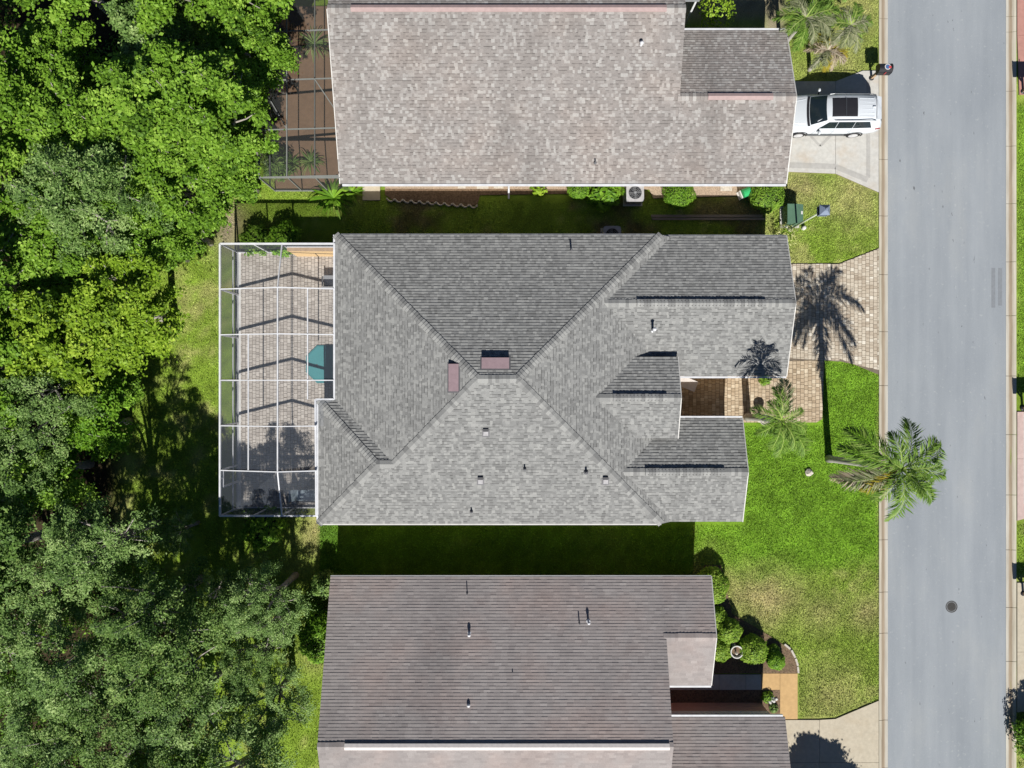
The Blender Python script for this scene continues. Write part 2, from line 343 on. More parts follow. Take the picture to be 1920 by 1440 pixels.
def in_frame(c):
    s = F / (H - c[2]); px = 960 + c[0] * s; py = 720 - c[1] * s
    return -4 < px < 1924 and -4 < py < 1444
def emit(pieces, name, plural, mat, parent, limit=300, key=None):
    """pieces: (verts, faces, tone). The `limit` largest in view become parts of their own, the rest one part of kind stuff"""
    base = wloc(parent)
    def size(p):
        v = np.array(p[0]); c = v.mean(0)
        a = np.prod(np.sort(v.max(0) - v.min(0))[1:])
        return (a if in_frame(c) else 0) * (F / (H - c[2])) ** 2
    order = sorted(range(len(pieces)), key=lambda i: -size(pieces[i]))
    for i in order[:limit]:
        vs, fs, t = pieces[i]; c = np.array(vs).mean(0)
        me = bpy.data.meshes.new(name); me.from_pydata([tuple(p) for p in np.array(vs) - c], [], fs); me.update()
        a = me.attributes.new('tone', 'FLOAT', 'FACE'); a.data.foreach_set('value', t if isinstance(t, list) else [t] * len(fs))
        me.materials.append(M[mat])
        o = bpy.data.objects.new(name, me); col.objects.link(o); o.parent = parent; o.location = Vector(c) - base
    rest = order[limit:]
    if rest:
        V = []; Fc = []; T = []
        for i in rest:
            vs, fs, t = pieces[i]; k = len(V); V += [(p[0] - base.x, p[1] - base.y, p[2] - base.z) for p in vs]
            Fc += [tuple(j + k for j in f) for f in fs]; T += (t if isinstance(t, list) else [t] * len(fs))
        me = bpy.data.meshes.new(plural); me.from_pydata(V, [], Fc); me.update()
        a = me.attributes.new('tone', 'FLOAT', 'FACE'); a.data.foreach_set('value', T)
        me.materials.append(M[mat])
        o = bpy.data.objects.new(plural, me); col.objects.link(o); o.parent = parent; o['kind'] = 'stuff'

def ccw(p):
    a = sum(p[i][0] * p[(i + 1) % len(p)][1] - p[(i + 1) % len(p)][0] * p[i][1] for i in range(len(p)))
    return p if a > 0 else p[::-1]
def clip(sub, poly):
    """Sutherland-Hodgman: sub clipped to convex ccw poly"""
    out = sub
    for i in range(len(poly)):
        ax, ay = poly[i]; bx, by = poly[(i + 1) % len(poly)]; ex, ey = bx - ax, by - ay
        d = [ex * (y - ay) - ey * (x - ax) for x, y in out]
        if min(d) >= -1e-9: continue
        if max(d) <= 1e-9: return []
        res = []
        for j in range(len(out)):
            k = (j + 1) % len(out)
            if d[j] >= 0: res.append(out[j])
            if (d[j] >= 0) != (d[k] >= 0):
                t = d[j] / (d[j] - d[k]); res.append((out[j][0] + t * (out[k][0] - out[j][0]), out[j][1] + t * (out[k][1] - out[j][1])))
        out = res
        if len(out) < 3: return []
    return out
def poly_area(p): return abs(sum(p[i][0] * p[(i + 1) % len(p)][1] - p[(i + 1) % len(p)][0] * p[i][1] for i in range(len(p)))) / 2

PITCH = 1 / 3
def shingle_slope(poly, eave, up, z0, k=PITCH, wr=(0.13, 0.34), seed=1, thick=0.016, tones=None, expo=0.145, band=0.0):
    """shingles laid over a plan polygon: eave point, uphill unit vector, eave height. returns pieces"""
    rng = random.Random(seed); ux, uy = up; tx, ty = uy, -ux
    loc = ccw([((x - eave[0]) * tx + (y - eave[1]) * ty, (x - eave[0]) * ux + (y - eave[1]) * uy) for x, y in poly])
    e = expo * math.cos(math.atan(k)); vmin = min(p[1] for p in loc); vmax = max(p[1] for p in loc); umin = min(p[0] for p in loc); umax = max(p[0] for p in loc)
    pieces = []; row = int(math.floor(vmin / e))
    while row * e < vmax:
        v0 = row * e; v1 = v0 + e; u = umin - rng.random() * 0.3
        while u < umax:
            w = rng.uniform(*wr); q = clip([(u, v0), (u + w, v0), (u + w, v1), (u, v1)], loc); u2 = u; u += w
            if len(q) < 3 or poly_area(q) < 0.002: continue
            t = thick * rng.uniform(0.75, 1.5); n = len(q); vs = []
            for (a, b) in q:
                x = eave[0] + a * tx + b * ux; y = eave[1] + a * ty + b * uy
                vs.append((x, y, z0 + k * b + 0.003 + t * (1 - (b - v0) / e)))
            for (a, b) in q:
                x = eave[0] + a * tx + b * ux; y = eave[1] + a * ty + b * uy
                vs.append((x, y, z0 + k * b - 0.006))
            fs = [tuple(range(n))] + [(i, n + i, n + (i + 1) % n, (i + 1) % n) for i in range(n)]
            tn = tones(rng) if tones else rng.random(); tl = None
            if n == 4 and rng.random() < band:      # dark bonded band showing at the top of the tab
                m = len(vs); f_ = rng.uniform(.68, .8)
                for i0, i1 in ((0, 3), (1, 2)):
                    A_, B_ = vs[i0], vs[i1]; vs.append(tuple(A_[q_] + (B_[q_] - A_[q_]) * f_ for q_ in range(3)))
                fs[0] = (0, 1, m + 1, m); fs.append((m, m + 1, 2, 3)); tl = [tn] * 5 + [max(-1.0, tn - 1.0)]
            # keep the outside up whichever way the local frame turns
            a_, b_, c_ = (Vector(vs[i]) for i in (0, 1, 2))
            if (b_ - a_).cross(c_ - b_).z < 0: fs = [f[::-1] for f in fs]
            pieces.append((vs, fs, tl if tl else tn))
        row += 1
    return pieces
def caps(a, b, drop, seed, expo=0.16, w=0.185, lift=0.02, tones=None):
    """overlapping bent cap shingles from the low end a to the high end b; drop = fall at the wings"""
    rng = random.Random(seed); a = Vector(a); b = Vector(b); L = (b - a).length; d = (b - a) / L
    r = Vector((-d.y, d.x, 0)).normalized(); n = max(1, int(L / expo)); st = L / n; out = []
    for i in range(n):
        ww = w * rng.uniform(0.94, 1.06); s0 = i * st; s1 = s0 + st * 1.25
        hi = 0.030 + lift; lo = 0.004 + lift; p0 = a + d * s0; p1 = a + d * min(s1, L + 0.05)
        vs = []
        for p, h in ((p0, hi), (p1, lo)):
            for sgn, dr in ((-1, drop), (0, 0), (1, drop)):
                vs.append(tuple(p + r * (sgn * ww) + Vector((0, 0, h - dr * (ww / 0.15)))))
        for p, h in ((p0, hi), (p1, lo)):
            for sgn, dr in ((-1, drop), (0, 0), (1, drop)):
                vs.append(tuple(p + r * (sgn * ww) + Vector((0, 0, h - 0.022 - lift - dr * (ww / 0.15)))))
        fs = [(0, 1, 4, 3), (1, 2, 5, 4), (0, 6, 7, 1), (1, 7, 8, 2), (0, 3, 9, 6), (2, 8, 11, 5), (3, 4, 10, 9), (4, 5, 11, 10)]
        if (Vector(vs[1]) - Vector(vs[0])).cross(Vector(vs[4]) - Vector(vs[1])).z < 0: fs = [f[::-1] for f in fs]
        out.append((vs, fs, tones(rng) if tones else rng.choice((.25, .6, .8, 1.0)) * rng.uniform(.9, 1)))
    return out
def slope_z(eave, up, z0, k=PITCH):
    return lambda x, y: z0 + k * ((x - eave[0]) * up[0] + (y - eave[1]) * up[1])

# value noise for things that vary over the ground
def vnoise(x, y, s, seed):
    x = np.asarray(x, float) / s + seed * 17.3; y = np.asarray(y, float) / s - seed * 9.1
    xi = np.floor(x).astype(np.int64); yi = np.floor(y).astype(np.int64); fx = x - xi; fy = y - yi
    fx = fx * fx * (3 - 2 * fx); fy = fy * fy * (3 - 2 * fy)
    def h(a, b):
        q = (a * 374761393 + b * 668265263 + seed * 1442695) & 0x7fffffff
        q = ((q ^ (q >> 13)) * 1274126177) & 0x7fffffff
        return ((q ^ (q >> 16)) & 0xffff) / 65535.0
    return (h(xi, yi) * (1 - fx) + h(xi + 1, yi) * fx) * (1 - fy) + (h(xi, yi + 1) * (1 - fx) + h(xi + 1, yi + 1) * fx) * fy
def fbm(x, y, s, seed): return 0.5 * vnoise(x, y, s, seed) + 0.3 * vnoise(x, y, s / 2.3, seed + 3) + 0.2 * vnoise(x, y, s / 5.1, seed + 5)
def sstep(a, b, x): t = np.clip((x - a) / (b - a), 0, 1); return t * t * (3 - 2 * t)
def inside(px, py, poly):
    r = np.zeros(len(px), bool); n = len(poly)
    for i in range(n):
        x0, y0 = poly[i]; x1, y1 = poly[(i + 1) % n]
        if y0 == y1: continue
        r ^= ((y0 > py) != (y1 > py)) & (px < (x1 - x0) * (py - y0) / (y1 - y0) + x0)
    return r

# ------------------------------------------------------------------ ground
def ground_colour(X, Y):
    X = np.asarray(X, float); Y = np.asarray(Y, float); px = 960 + X * 36; py = 720 - Y * 36
    n1 = fbm(X, Y, 2.2, 1); n2 = fbm(X, Y, 0.7, 2); n3 = fbm(X, Y, 6, 3)
    lush = np.array((0.148, 0.275, 0.024)); norm = np.array((0.195, 0.29, 0.036)); dry = np.array((0.38, 0.33, 0.155))
    litter = np.array((0.05, 0.038, 0.022)); bare = np.array((0.27, 0.225, 0.165))
    def mix(c, d, w): return c * (1 - w[:, None]) + d * w[:, None]
    c = np.tile(norm, (len(X), 1))
    # well watered lawn of the middle house
    wl = sstep(1296, 1310, px) * (1 - sstep(1646, 1650, px)) * sstep(600, 640, py) * (1 - sstep(1020, 1110, py + (n1 - 0.5) * 90))
    wl = np.maximum(wl, (px > 600) * (px < 1300) * (py > 980) * (py < 1085) * 0.9)
    wl = np.maximum(wl, (px > 1907) * (py > 200) * (py < 740) * 0.7)
    c = mix(c, lush * 1.0 + (n2[:, None] - 0.5) * np.array((0.03, 0.05, 0.004)), wl)
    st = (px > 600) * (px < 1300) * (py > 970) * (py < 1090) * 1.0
    c = mix(c, np.array((0.085, 0.20, 0.014)), st)  # strip below the middle house: the lower house's shade put into the grass colour
    # dry patches
    dd = sstep(0.48, 0.70, n1 * 0.5 + n2 * 0.5) * 0.55
    for cx, cy, r, a in ((1430, 1110, 75, 1.0), (1535, 1150, 50, .55), (1625, 1150, 40, .8), (1560, 1300, 70, .6), (1600, 370, 60, .7), (1500, 350, 45, .9),
                         (1570, 110, 70, .6), (1600, 20, 70, .7), (1500, 130, 40, .4), (600, 1000, 45, .9), (560, 1060, 40, .3), (430, 420, 40, .8), (590, 1230, 30, .6)):
        dd = np.maximum(dd, a * np.exp(-((px - cx) ** 2 + (py - cy) ** 2) / (r * r)) * (0.55 + 0.9 * n2))
    c = mix(c, dry, np.clip(dd, 0, 1) * (1 - wl))
    # sandy trodden strip beside the screened pool and by the top neighbour's front
    b = 0.9 * np.exp(-((px - 425) / 22) ** 2 - ((py - 430) / 55) ** 2) * (0.5 + n2)
    b = np.maximum(b, 0.9 * sstep(1425, 1440, px) * (1 - sstep(1462, 1482, px)) * (1 - sstep(75, 110, py)))
    b = np.maximum(b, 0.9 * (px > 1280) * (px < 1450) * (1 - sstep(20, 60, py)))
    c = mix(c, bare, np.clip(b, 0, 1))
    # side yard: thin grass over brown earth
    sy = (px > 640) * (px < 1432) * (py > 330) * (py < 445)
    c = mix(c, np.array((0.13, 0.095, 0.055)), sy * sstep(0.42, 0.62, n1) * 0.75)
    # woodland floor
    wf = 1 - sstep(185, 240, px + (n3 - 0.5) * 60)
    wf = np.maximum(wf, (1 - sstep(340, 400, px + (n3 - 0.5) * 60)) * ((py < 330) | (py > 1120)))
    c = mix(c, litter * (0.5 + n2[:, None]), wf)
    n4 = fbm(X, Y, 0.32, 6)
    return np.clip(c * (0.80 + 0.36 * n2[:, None]) * (0.62 + 0.76 * n4[:, None]), 0.004, 1)
def relief(X, Y): return 0.05 * (fbm(X, Y, 3, 8) - 0.5) + 0.02 - 0.15 * ((X > 19.35) & (X < 25.98))
# far sheet
b = MB(); s_ = 400
b.add([(-s_, -s_, -0.16), (s_, -s_, -0.16), (s_, s_, -0.16), (-s_, s_, -0.16)], [(0, 1, 2, 3)])
g0 = b.build('ground', plain('far_turf', (0.09, 0.13, 0.02), 0.95, 0.3, 0.5)); struct(g0)
nx, ny = 230, 180
gx = np.linspace(-34, 34, nx); gy = np.linspace(-27, 27, ny); XX, YY = np.meshgrid(gx, gy); XX = XX.ravel(); YY = YY.ravel()
idx = np.arange(nx * ny).reshape(ny, nx)
quad = np.stack([idx[:-1, :-1], idx[:-1, 1:], idx[1:, 1:], idx[1:, :-1]], -1).reshape(-1)
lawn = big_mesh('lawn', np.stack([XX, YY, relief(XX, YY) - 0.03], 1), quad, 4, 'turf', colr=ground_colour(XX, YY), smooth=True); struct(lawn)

# grass blades
GP = {
 'front': [(1300, 985), (1398, 985), (1398, 799), (1541, 799), (1546, 678), (1600, 685), (1647, 704), (1647, 1311), (1565, 1344), (1498, 1344), (1498, 1262), (1330, 1262), (1330, 1082), (1300, 1082)],
 'ne': [(1478, 328), (1567, 329), (1646, 364), (1646, 465), (1572, 491), (1478, 493), (1430, 440), (1430, 350)],
 'n': [(1476, -20), (1647, -20), (1647, 131), (1617, 131), (1566, 150), (1476, 150)],
 'w': [(250, 480), (350, 350), (480, 335), (640, 346), (640, 412), (447, 415), (412, 480), (412, 970), (600, 975), (630, 985), (630, 1080), (600, 1460), (480, 1460), (380, 1000), (250, 960)],
 'side': [(640, 375), (1178, 380), (1214, 372), (1430, 372), (1430, 440), (640, 440)],
 's': [(600, 985), (1300, 985), (1300, 1082), (615, 1082)],
 'e1': [(1908, 195), (1990, 195), (1990, 738), (1908, 738)], 'e2': [(1908, 985), (1990, 960), (1990, 1080), (1908, 1080)], 'e3': [(1908, 1340), (1990, 1330), (1990, 1500), (1908, 1500)],
}
rng = np.random.default_rng(5)
Bx = []; 
for k, poly in GP.items():
    P = np.array(poly, float); mn = P.min(0); mx = P.max(0); area = np.prod(mx - mn) / 1296
    dens = {'front': 620, 'ne': 620, 'n': 560, 'w': 330, 'side': 260, 's': 330, 'e1': 450, 'e2': 450, 'e3': 450}[k]
    q = rng.uniform(mn, mx, (int(area * dens), 2)); q = q[inside(q[:, 0], q[:, 1], poly)]; Bx.append(q)
Bp = np.concatenate(Bx); BX = (Bp[:, 0] - 960) / 36; BY = (720 - Bp[:, 1]) / 36; n = len(BX)
az = rng.uniform(0, 2 * np.pi, n); ln = rng.uniform(0.05, 0.11, n); lean = rng.uniform(0.3, 1.0, n); wd = rng.uniform(0.010, 0.020, n)
z0 = relief(BX, BY) - 0.03; dx = np.cos(az); dy = np.sin(az)
v = np.zeros((n, 3, 3))
v[:, 0] = np.stack([BX - dy * wd, BY + dx * wd, z0], 1); v[:, 1] = np.stack([BX + dy * wd, BY - dx * wd, z0], 1)
v[:, 2] = np.stack([BX + dx * ln * lean, BY + dy * ln * lean, z0 + ln * np.sqrt(1 - 0.85 * lean ** 2)], 1)
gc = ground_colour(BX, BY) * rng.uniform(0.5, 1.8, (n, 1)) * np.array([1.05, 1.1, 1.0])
gr = big_mesh('grass', v.reshape(-1, 3), np.arange(n * 3), 3, 'blade', colr=np.clip(gc, 0, 1)); gr['kind'] = 'stuff'; tag(gr, 'mown grass blades covering the lawns between the houses', 'grass')

# ------------------------------------------------------------------ road and kerbs
Yn, Ys = 27.0, -27.0
b = MB(); xs = np.linspace(19.58, 25.72, 9)
for i in range(8):
    for j, (y0, y1) in enumerate(((Ys, 0), (0, Yn))):
        za = 0.0 + 0.05 * (1 - ((xs[i] - 22.65) / 3.07) ** 2); zb = 0.0 + 0.05 * (1 - ((xs[i + 1] - 22.65) / 3.07) ** 2)
        b.add([(xs[i], y0, za), (xs[i + 1], y0, zb), (xs[i + 1], y1, zb), (xs[i], y1, za)], [(0, 1, 2, 3)])
road = struct(b.build('road', 'road', smooth=True))
def kerb(x0, x1, flip, joints, name):
    base = MB().box(((x0 + x1) / 2, 0, -0.06), (x1 - x0, Yn - Ys, 0.09)).build(name, 'joint'); struct(base)
    w = x1 - x0; pts = [(0, -0.05), (0, 0.045), (0.12, 0.05), (0.2, 0.02), (0.3, -0.006), (w, 0.006), (w, -0.05)]
    ys = [Yn] + [G(0, j)[1] for j in joints] + [Ys]
    for i in range(len(ys) - 1):
        pr = [((x0 + t) if not flip else (x1 - t), z) for t, z in pts]
        MB().prof(pr, 'y', ys[i] - 0.012, ys[i + 1] + 0.012).build('kerb_section', 'kerb_far' if flip else 'kerb_near', base)
kerb(19.1, 19.575, False, [-90, 35, 140, 299, 405, 515, 622, 723, 830, 936, 1012, 1110, 1187, 1350, 1440], 'kerb')
kerb(25.725, 26.24, True, [-60, 31, 60, 171, 274, 382, 491, 592, 705, 815, 928, 1031, 1139, 1240, 1342, 1445], 'kerb')
o = MB().lathe([(0.31, 0.0), (0.31, 0.012), (0.26, 0.012), (0.255, 0.006), (0.24, 0.006), (0.235, 0.012), (0.0, 0.013)], (*G(1783, 1137), 0.042), 28)
mh = o.build('manhole_cover', 'iron'); tag(mh, 'round dark iron manhole cover in the grey road', 'manhole')
b = MB()
for i in range(-4, 5):
    for j in range(-4, 5):
        if i * i + j * j < 15: b.box((G(1783, 1137)[0] + i * 0.05, G(1783, 1137)[1] + j * 0.05, 0.061), (0.022, 0.022, 0.008))
b.build('tread_studs', 'iron', mh)['kind'] = 'stuff'
for x, y0, y1 in ((1862, 503, 577), (1875, 503, 573)):
    p0 = G(x, y0); p1 = G(x, y1); zc = 0.05 * (1 - ((p0[0] - 22.65) / 3.07) ** 2)
    a = MB().add([(p0[0] - .1, p1[1], zc - 0.002), (p0[0] + .1, p1[1], zc - 0.002), (p0[0] + .1, p0[1], zc - 0.002), (p0[0] - .1, p0[1], zc - 0.002)], [(0, 1, 2, 3)])
    a.v = [(q[0], q[1], 0.05 * (1 - ((q[0] - 22.65) / 3.07) ** 2) + 0.004) for q in a.v]
    struct(a.build('road_patch', plain('dark_asphalt_patch', (0.205, 0.22, 0.24), 0.9, 0.08), fix=False))

# ------------------------------------------------------------------ drives and walks
def slabs(name, mat, polys, z=0.05, gap=0.008, px=True):
    P = [[G(*p) for p in q] if px else q for q in polys]
    allp = [p for q in P for p in q]
    base = MB()
    for q in P: base.prism(q, -0.08, z - 0.025)
    base = base.build(name, 'joint'); struct(base)
    for q in P:
        q = ccw(q); c = np.mean(np.array(q), 0); r = []
        for x, y in q:
            d = math.hypot(x - c[0], y - c[1]); r.append((x + (c[0] - x) / d * gap * 1.4, y + (c[1] - y) / d * gap * 1.4))
        MB().prism(r, z - 0.06, z).build('slab', mat, base)
    return base
nd = slabs('driveway', 'concrete', [[(1440, 153), (1566, 153), (1566, 240), (1440, 240)], [(1440, 240), (1566, 240), (1566, 326), (1440, 321)],
     [(1566, 153), (1617, 133), (1647, 133), (1647, 240), (1566, 240)], [(1566, 240), (1647, 240), (1647, 361), (1566, 326)]])
def strip(pts, w, z, mat, parent, name):
    for i in range(len(pts) - 1):
        a = Vector((*G(*pts[i]), z)); c = Vector((*G(*pts[i + 1]), z)); d = (c - a).normalized(); r = Vector((-d.y, d.x, 0)) * w / 2
        e = d * (w * 0.2)
        MB().add([a - r, c - r, c + r, a + r], [(0, 1, 2, 3)]).build(name, mat, parent, fix=False)
strip([(1478, 310), (1566, 313), (1626, 338)], 0.28, 0.054, 'concrete_band', nd, 'painted_band')
strip([(1627, 334), (1627, 152)], 0.2, 0.058, 'concrete_band', nd, 'painted_band')
strip([(1512, 248), (1537, 275), (1563, 248)], 0.13, 0.054, 'concrete_band', nd, 'painted_band')
slabs('driveway', 'concrete_tan', [[(1470, 1349), (1536, 1349), (1536, 1429), (1470, 1429)], [(1536, 1349), (1566, 1347), (1647, 1313), (1647, 1429), (1536, 1429)],
     [(1470, 1429), (1536, 1429), (1536, 1560), (1470, 1560)], [(1536, 1429), (1647, 1429), (1647, 1560), (1536, 1560)]])
slabs('driveway', 'drive_pink', [[(1906, -60), (2050, -60), (2050, 67), (1906, 67)], [(1906, 67), (2050, 67), (2050, 178), (1910, 178)]])
dr = slabs('driveway', 'drive_pinkpale', [[(1906, 772), (2050, 772), (2050, 860), (1906, 860)], [(1906, 860), (2050, 860), (2050, 940), (1906, 976)]])
b = MB().box((*[(G(1918, 0)[0] + 1.2), G(0, 860)[1]], 0.053), (2.4, 4.7, 0.008)); b.build('white_band', 'white_paint', dr)
slabs('driveway', 'concrete_tan', [[(1906, 1092), (2050, 1092), (2050, 1222), (1906, 1222)], [(1906, 1222), (2050, 1222), (2050, 1320), (1906, 1335)]])
slabs('walkway', 'walk_tan', [[(1427, 1262), (1462, 1262), (1462, 1293), (1427, 1293)], [(1462, 1262), (1495, 1262), (1495, 1348), (1462, 1348)]], 0.045)
slabs('walkway', 'concrete', [[(1240, 1264), (1299, 1264), (1299, 1293), (1240, 1293)], [(1299, 1264), (1348, 1264), (1348, 1293), (1299, 1293)], [(1348, 1264), (1398, 1264), (1398, 1293), (1348, 1293)], [(1398, 1264), (1427, 1264), (1427, 1293), (1398, 1293)]], 0.045)
slabs('stepping_slab', 'concrete_tan', [[(680, 340), (713, 340), (713, 376), (680, 376)]], 0.05)

def pavers(name, mat, polys, z, seed, w=0.2, parent=None, border=True):
    """running-bond pavers over convex plan polygons"""
    P = [ccw([G(*p) for p in q]) for q in polys]
    base = MB()
    for q in P: base.prism(q, -0.1, z - 0.018)
    base = base.build(name, 'joint'); struct(base)
    rng = random.Random(seed); pieces = []; g = 0.006
    for q in P:
        x0 = min(p[0] for p in q); x1 = max(p[0] for p in q); y0 = min(p[1] for p in q); y1 = max(p[1] for p in q)
        x = math.floor(x0 / w) * w
        while x < x1:
            ww = w; y = y0 - rng.random() * 0.2
            while y < y1:
                h = rng.choice((0.12, 0.16, 0.2, 0.2, 0.24)); r = clip([(x + g, y + g), (x + ww - g, y + g), (x + ww - g, y + h - g), (x + g, y + h - g)], q); y += h
                if len(r) < 3 or poly_area(r) < 0.003: continue
                n = len(r); c = np.mean(np.array(r), 0); dz = rng.uniform(-0.002, 0.003)
                top = [(a + (c[0] - a) * 0.07, bb + (c[1] - bb) * 0.07, z + dz) for a, bb in r]
                bot = [(a, bb, z - 0.022) for a, bb in r]
                pieces.append((top + bot, [tuple(range(n))] + [(i, n + i, n + (i + 1) % n, (i + 1) % n) for i in range(n)], min(1, max(0, rng.gauss(0.5, 0.24)))))
            x += ww
    emit(pieces, 'paver', 'pavers', mat, base)
    return base
pavers('driveway', 'paver_cream', [[(1455, 495), (1573, 495), (1573, 678), (1546, 676), (1455, 676)], [(1573, 495), (1647, 466), (1647, 702), (1600, 683), (1573, 677)]], 0.05, 3)
pavers('walkway', 'paver_tan', [[(1255, 676), (1545, 676), (1541, 786), (1530, 792), (1255, 792)]], 0.05, 4)
pavers('patio', 'paver_deck', [[(449, 474), (660, 474), (660, 745), (449, 745)], [(449, 745), (630, 745), (630, 951), (449, 951)]], 0.06, 6, 0.18)
MB().box((-14.22, 0.2, 0.02), (0.24, 13.4, 0.1)).build('patio_footer', 'white_paint'); struct(bpy.data.objects['patio_footer'])

# ------------------------------------------------------------------ houses
def wall_windows(house, specs):
    """specs: (axis, fixed, t0, t1, z0, z1, outward)"""
    for ax, fx, t0, t1, z0, z1, o in specs:
        c = (fx + o * 0.012, (t0 + t1) / 2, (z0 + z1) / 2) if ax == 'x' else ((t0 + t1) / 2, fx + o * 0.012, (z0 + z1) / 2)
        d = (0.05, t1 - t0 + 0.14, z1 - z0 + 0.14) if ax == 'x' else (t1 - t0 + 0.14, 0.05, z1 - z0 + 0.14)
        w = MB().box(c, d).build('window', 'white_paint', house)
        c2 = (c[0] + o * 0.028, c[1], c[2]) if ax == 'x' else (c[0], c[1] + o * 0.028, c[2])
        d2 = (0.03, t1 - t0, z1 - z0) if ax == 'x' else (t1 - t0, 0.03, z1 - z0)
        MB().box(c2, d2).build('pane', 'glass', w)
def gutter(house, a, bb, mat='white_metal', w=0.09, off=(0, 0)):
    MB().bar((a[0] + off[0], a[1] + off[1], a[2] - 0.05), (bb[0] + off[0], bb[1] + off[1], bb[2] - 0.05), w, 0.1).build('gutter', mat, house)
def ridge_vent(house, a, bb, mat, w=0.3, h=0.075, name='ridge_vent'):
    a = Vector(a); bb = Vector(bb); y = a.y
    prof = [(y - w / 2, a.z - 0.02), (y - w / 2, a.z + 0.035), (y, a.z + h), (y + w / 2, a.z + 0.035), (y + w / 2, a.z - 0.02)]
    return MB().prof(prof, 'x', a.x, bb.x).build(name, mat, house)
def pipe_vent(house, px, py, zr, h, r, mat, capmat=None, name='vent_pipe', capped=False):
    x, y, _ = W(px, py, zr); o = MB().lathe([(r * 2.2, -0.03), (r * 2.0, 0.02), (r, 0.05), (r, h), (r * 0.6, h + 0.002)], (x, y, zr), 10).build(name, mat, house)
    if capped: MB().lathe([(r * 1.05, h - 0.02), (r * 1.45, h), (r * 1.45, h + 0.05), (r * 0.6, h + 0.1), (0.002, h + 0.105)], (x, y, zr), 14).build('vent_cap', capmat, o)
    return o
def tone_arch(r):
    return r.choice((r.uniform(0.1, 0.5), r.uniform(0.42, 0.75), r.uniform(0.6, 1.0)))
def tone_pink(r): return r.uniform(0.0, 0.6) if r.random() < 0.62 else r.uniform(0.65, 1.0)
def tone_even(r): return min(1, max(0, r.gauss(0.5, 0.18)))

# ---- middle house
ZE, ZW = 2.5, 2.31
mx0, mx1, my0, my1 = -8.58, 7.25, -6.79, 7.25
yr = (my0 + my1) / 2; hs = (my1 - my0) / 2; zr = ZE + hs * PITCH; rxw = mx0 + hs; rxe = mx1 - hs
house = thing('house', (-0.5, 0.2, 0), 'middle house with hipped grey shingle roof, white screened pool deck and paver drive', 'house')
slopes = []    # (poly, eave, up, z0, kpitch)
slopes.append(([(mx0, my1), (mx1, my1), (rxe, yr), (rxw, yr)], (mx0, my1), (0, -1), ZE))           # north
slopes.append(([(mx0, my0), (rxw, yr), (rxe, yr), (mx1, my0)], (mx0, my0), (0, 1), ZE))            # south
slopes.append(([(mx0, my0), (mx0, my1), (rxw, yr)], (mx0, my0), (1, 0), ZE))                      # west
slopes.append(([(mx1, my1), (rxe, yr), (mx1, my0), (mx1 + .56, my0 + .09), (mx1 + .56, my1 - .09)], (mx1, my0), (-1, 0), ZE))   # east
ex0, ey0, ey1 = -9.4, my0, -0.78; eyr = (ey0 + ey1) / 2; eh = (ey1 - ey0) / 2; ezr = ZE + eh * PITCH
slopes.append(([(ex0, ey0), (ex0, ey1), (ex0 + eh, eyr)], (ex0, ey0), (1, 0), ZE))
slopes.append(([(ex0, ey1), (mx0 + .05, ey1), (mx0 + eh + .05, eyr), (ex0 + eh, eyr)], (ex0, ey1), (0, -1), ZE))
slopes.append(([(ex0, ey0), (ex0 + eh, eyr), (mx0 + eh, eyr), (mx0, ey0)], (ex0, ey0), (0, 1), ZE))
gy0, gy1, gx1 = 0.39, 7.24, 13.4; gyr = (gy0 + gy1) / 2; gh = (gy1 - gy0) / 2; gzr = ZW + gh * PITCH; gxw = mx1 - (gzr - ZE) / PITCH
slopes.append(([(mx1 + .4, gy1), (gx1, gy1), (gx1, gyr), (gxw - .1, gyr)], (gx1, gy1), (0, -1), ZW))
slopes.append(([(mx1 - 0.2, gy0), (gx1, gy0), (gx1, gyr), (gxw - .1, gyr)], (gx1, gy0), (0, 1), ZW))
sy0, sy1, sx1 = -6.72, -1.67, 11.25; syr = (sy0 + sy1) / 2; sh = (sy1 - sy0) / 2; szr = ZW + sh * PITCH; sxw = mx1 - (szr - ZE) / PITCH
slopes.append(([(mx1 + .4, sy0), (sx1, sy0), (sx1, syr), (sxw - .1, syr)], (sx1, sy0), (0, 1), ZW))
slopes.append(([(mx1 - 0.2, sy1), (sx1, sy1), (sx1, syr), (sxw - .1, syr)], (sx1, sy1), (0, -1), ZW))
ZEN = 2.95; ny0, ny1, nx1 = -2.6, 1.3, 7.95; nyr = (ny0 + ny1) / 2; nh = (ny1 - ny0) / 2; nzr = ZEN + nh * PITCH; nxw = mx1 - (nzr - ZE) / PITCH; nxe = mx1 - (ZEN - ZE) / PITCH
slopes.append(([(nxe - .1, ny1), (nx1, ny1), (nx1, nyr), (nxw - .1, nyr)], (nx1, ny1), (0, -1), ZEN))
slopes.append(([(nxe - .1, ny0), (nx1, ny0), (nx1, nyr), (nxw - .1, nyr)], (nx1, ny0), (0, 1), ZEN))
def roof_of(house, slopes, mat, wr, seed, tones, capl, thick=0.016, band=0.5):
    d = MB()
    for poly, eave, up, z0 in slopes:
        f = slope_z(eave, up, z0); d.prism(poly, lambda x, y, f=f: f(x, y) - 0.09, lambda x, y, f=f: f(x, y) - 0.004)
    roof = d.build('roof', 'deck_board', house)
    P = []
    for i, (poly, eave, up, z0) in enumerate(slopes): P += shingle_slope(poly, eave, up, z0, wr=wr, seed=seed + i, tones=tones, thick=thick, band=band)
    emit(P, 'shingle', 'shingles', mat, roof)
    C = []
    for i, (a, bb, dr) in enumerate(capl): C += caps(a, bb, dr, seed * 7 + i)
    emit(C, 'cap_shingle', 'cap_shingles', mat, roof)
    return roof
HD, RD = 0.035, 0.05
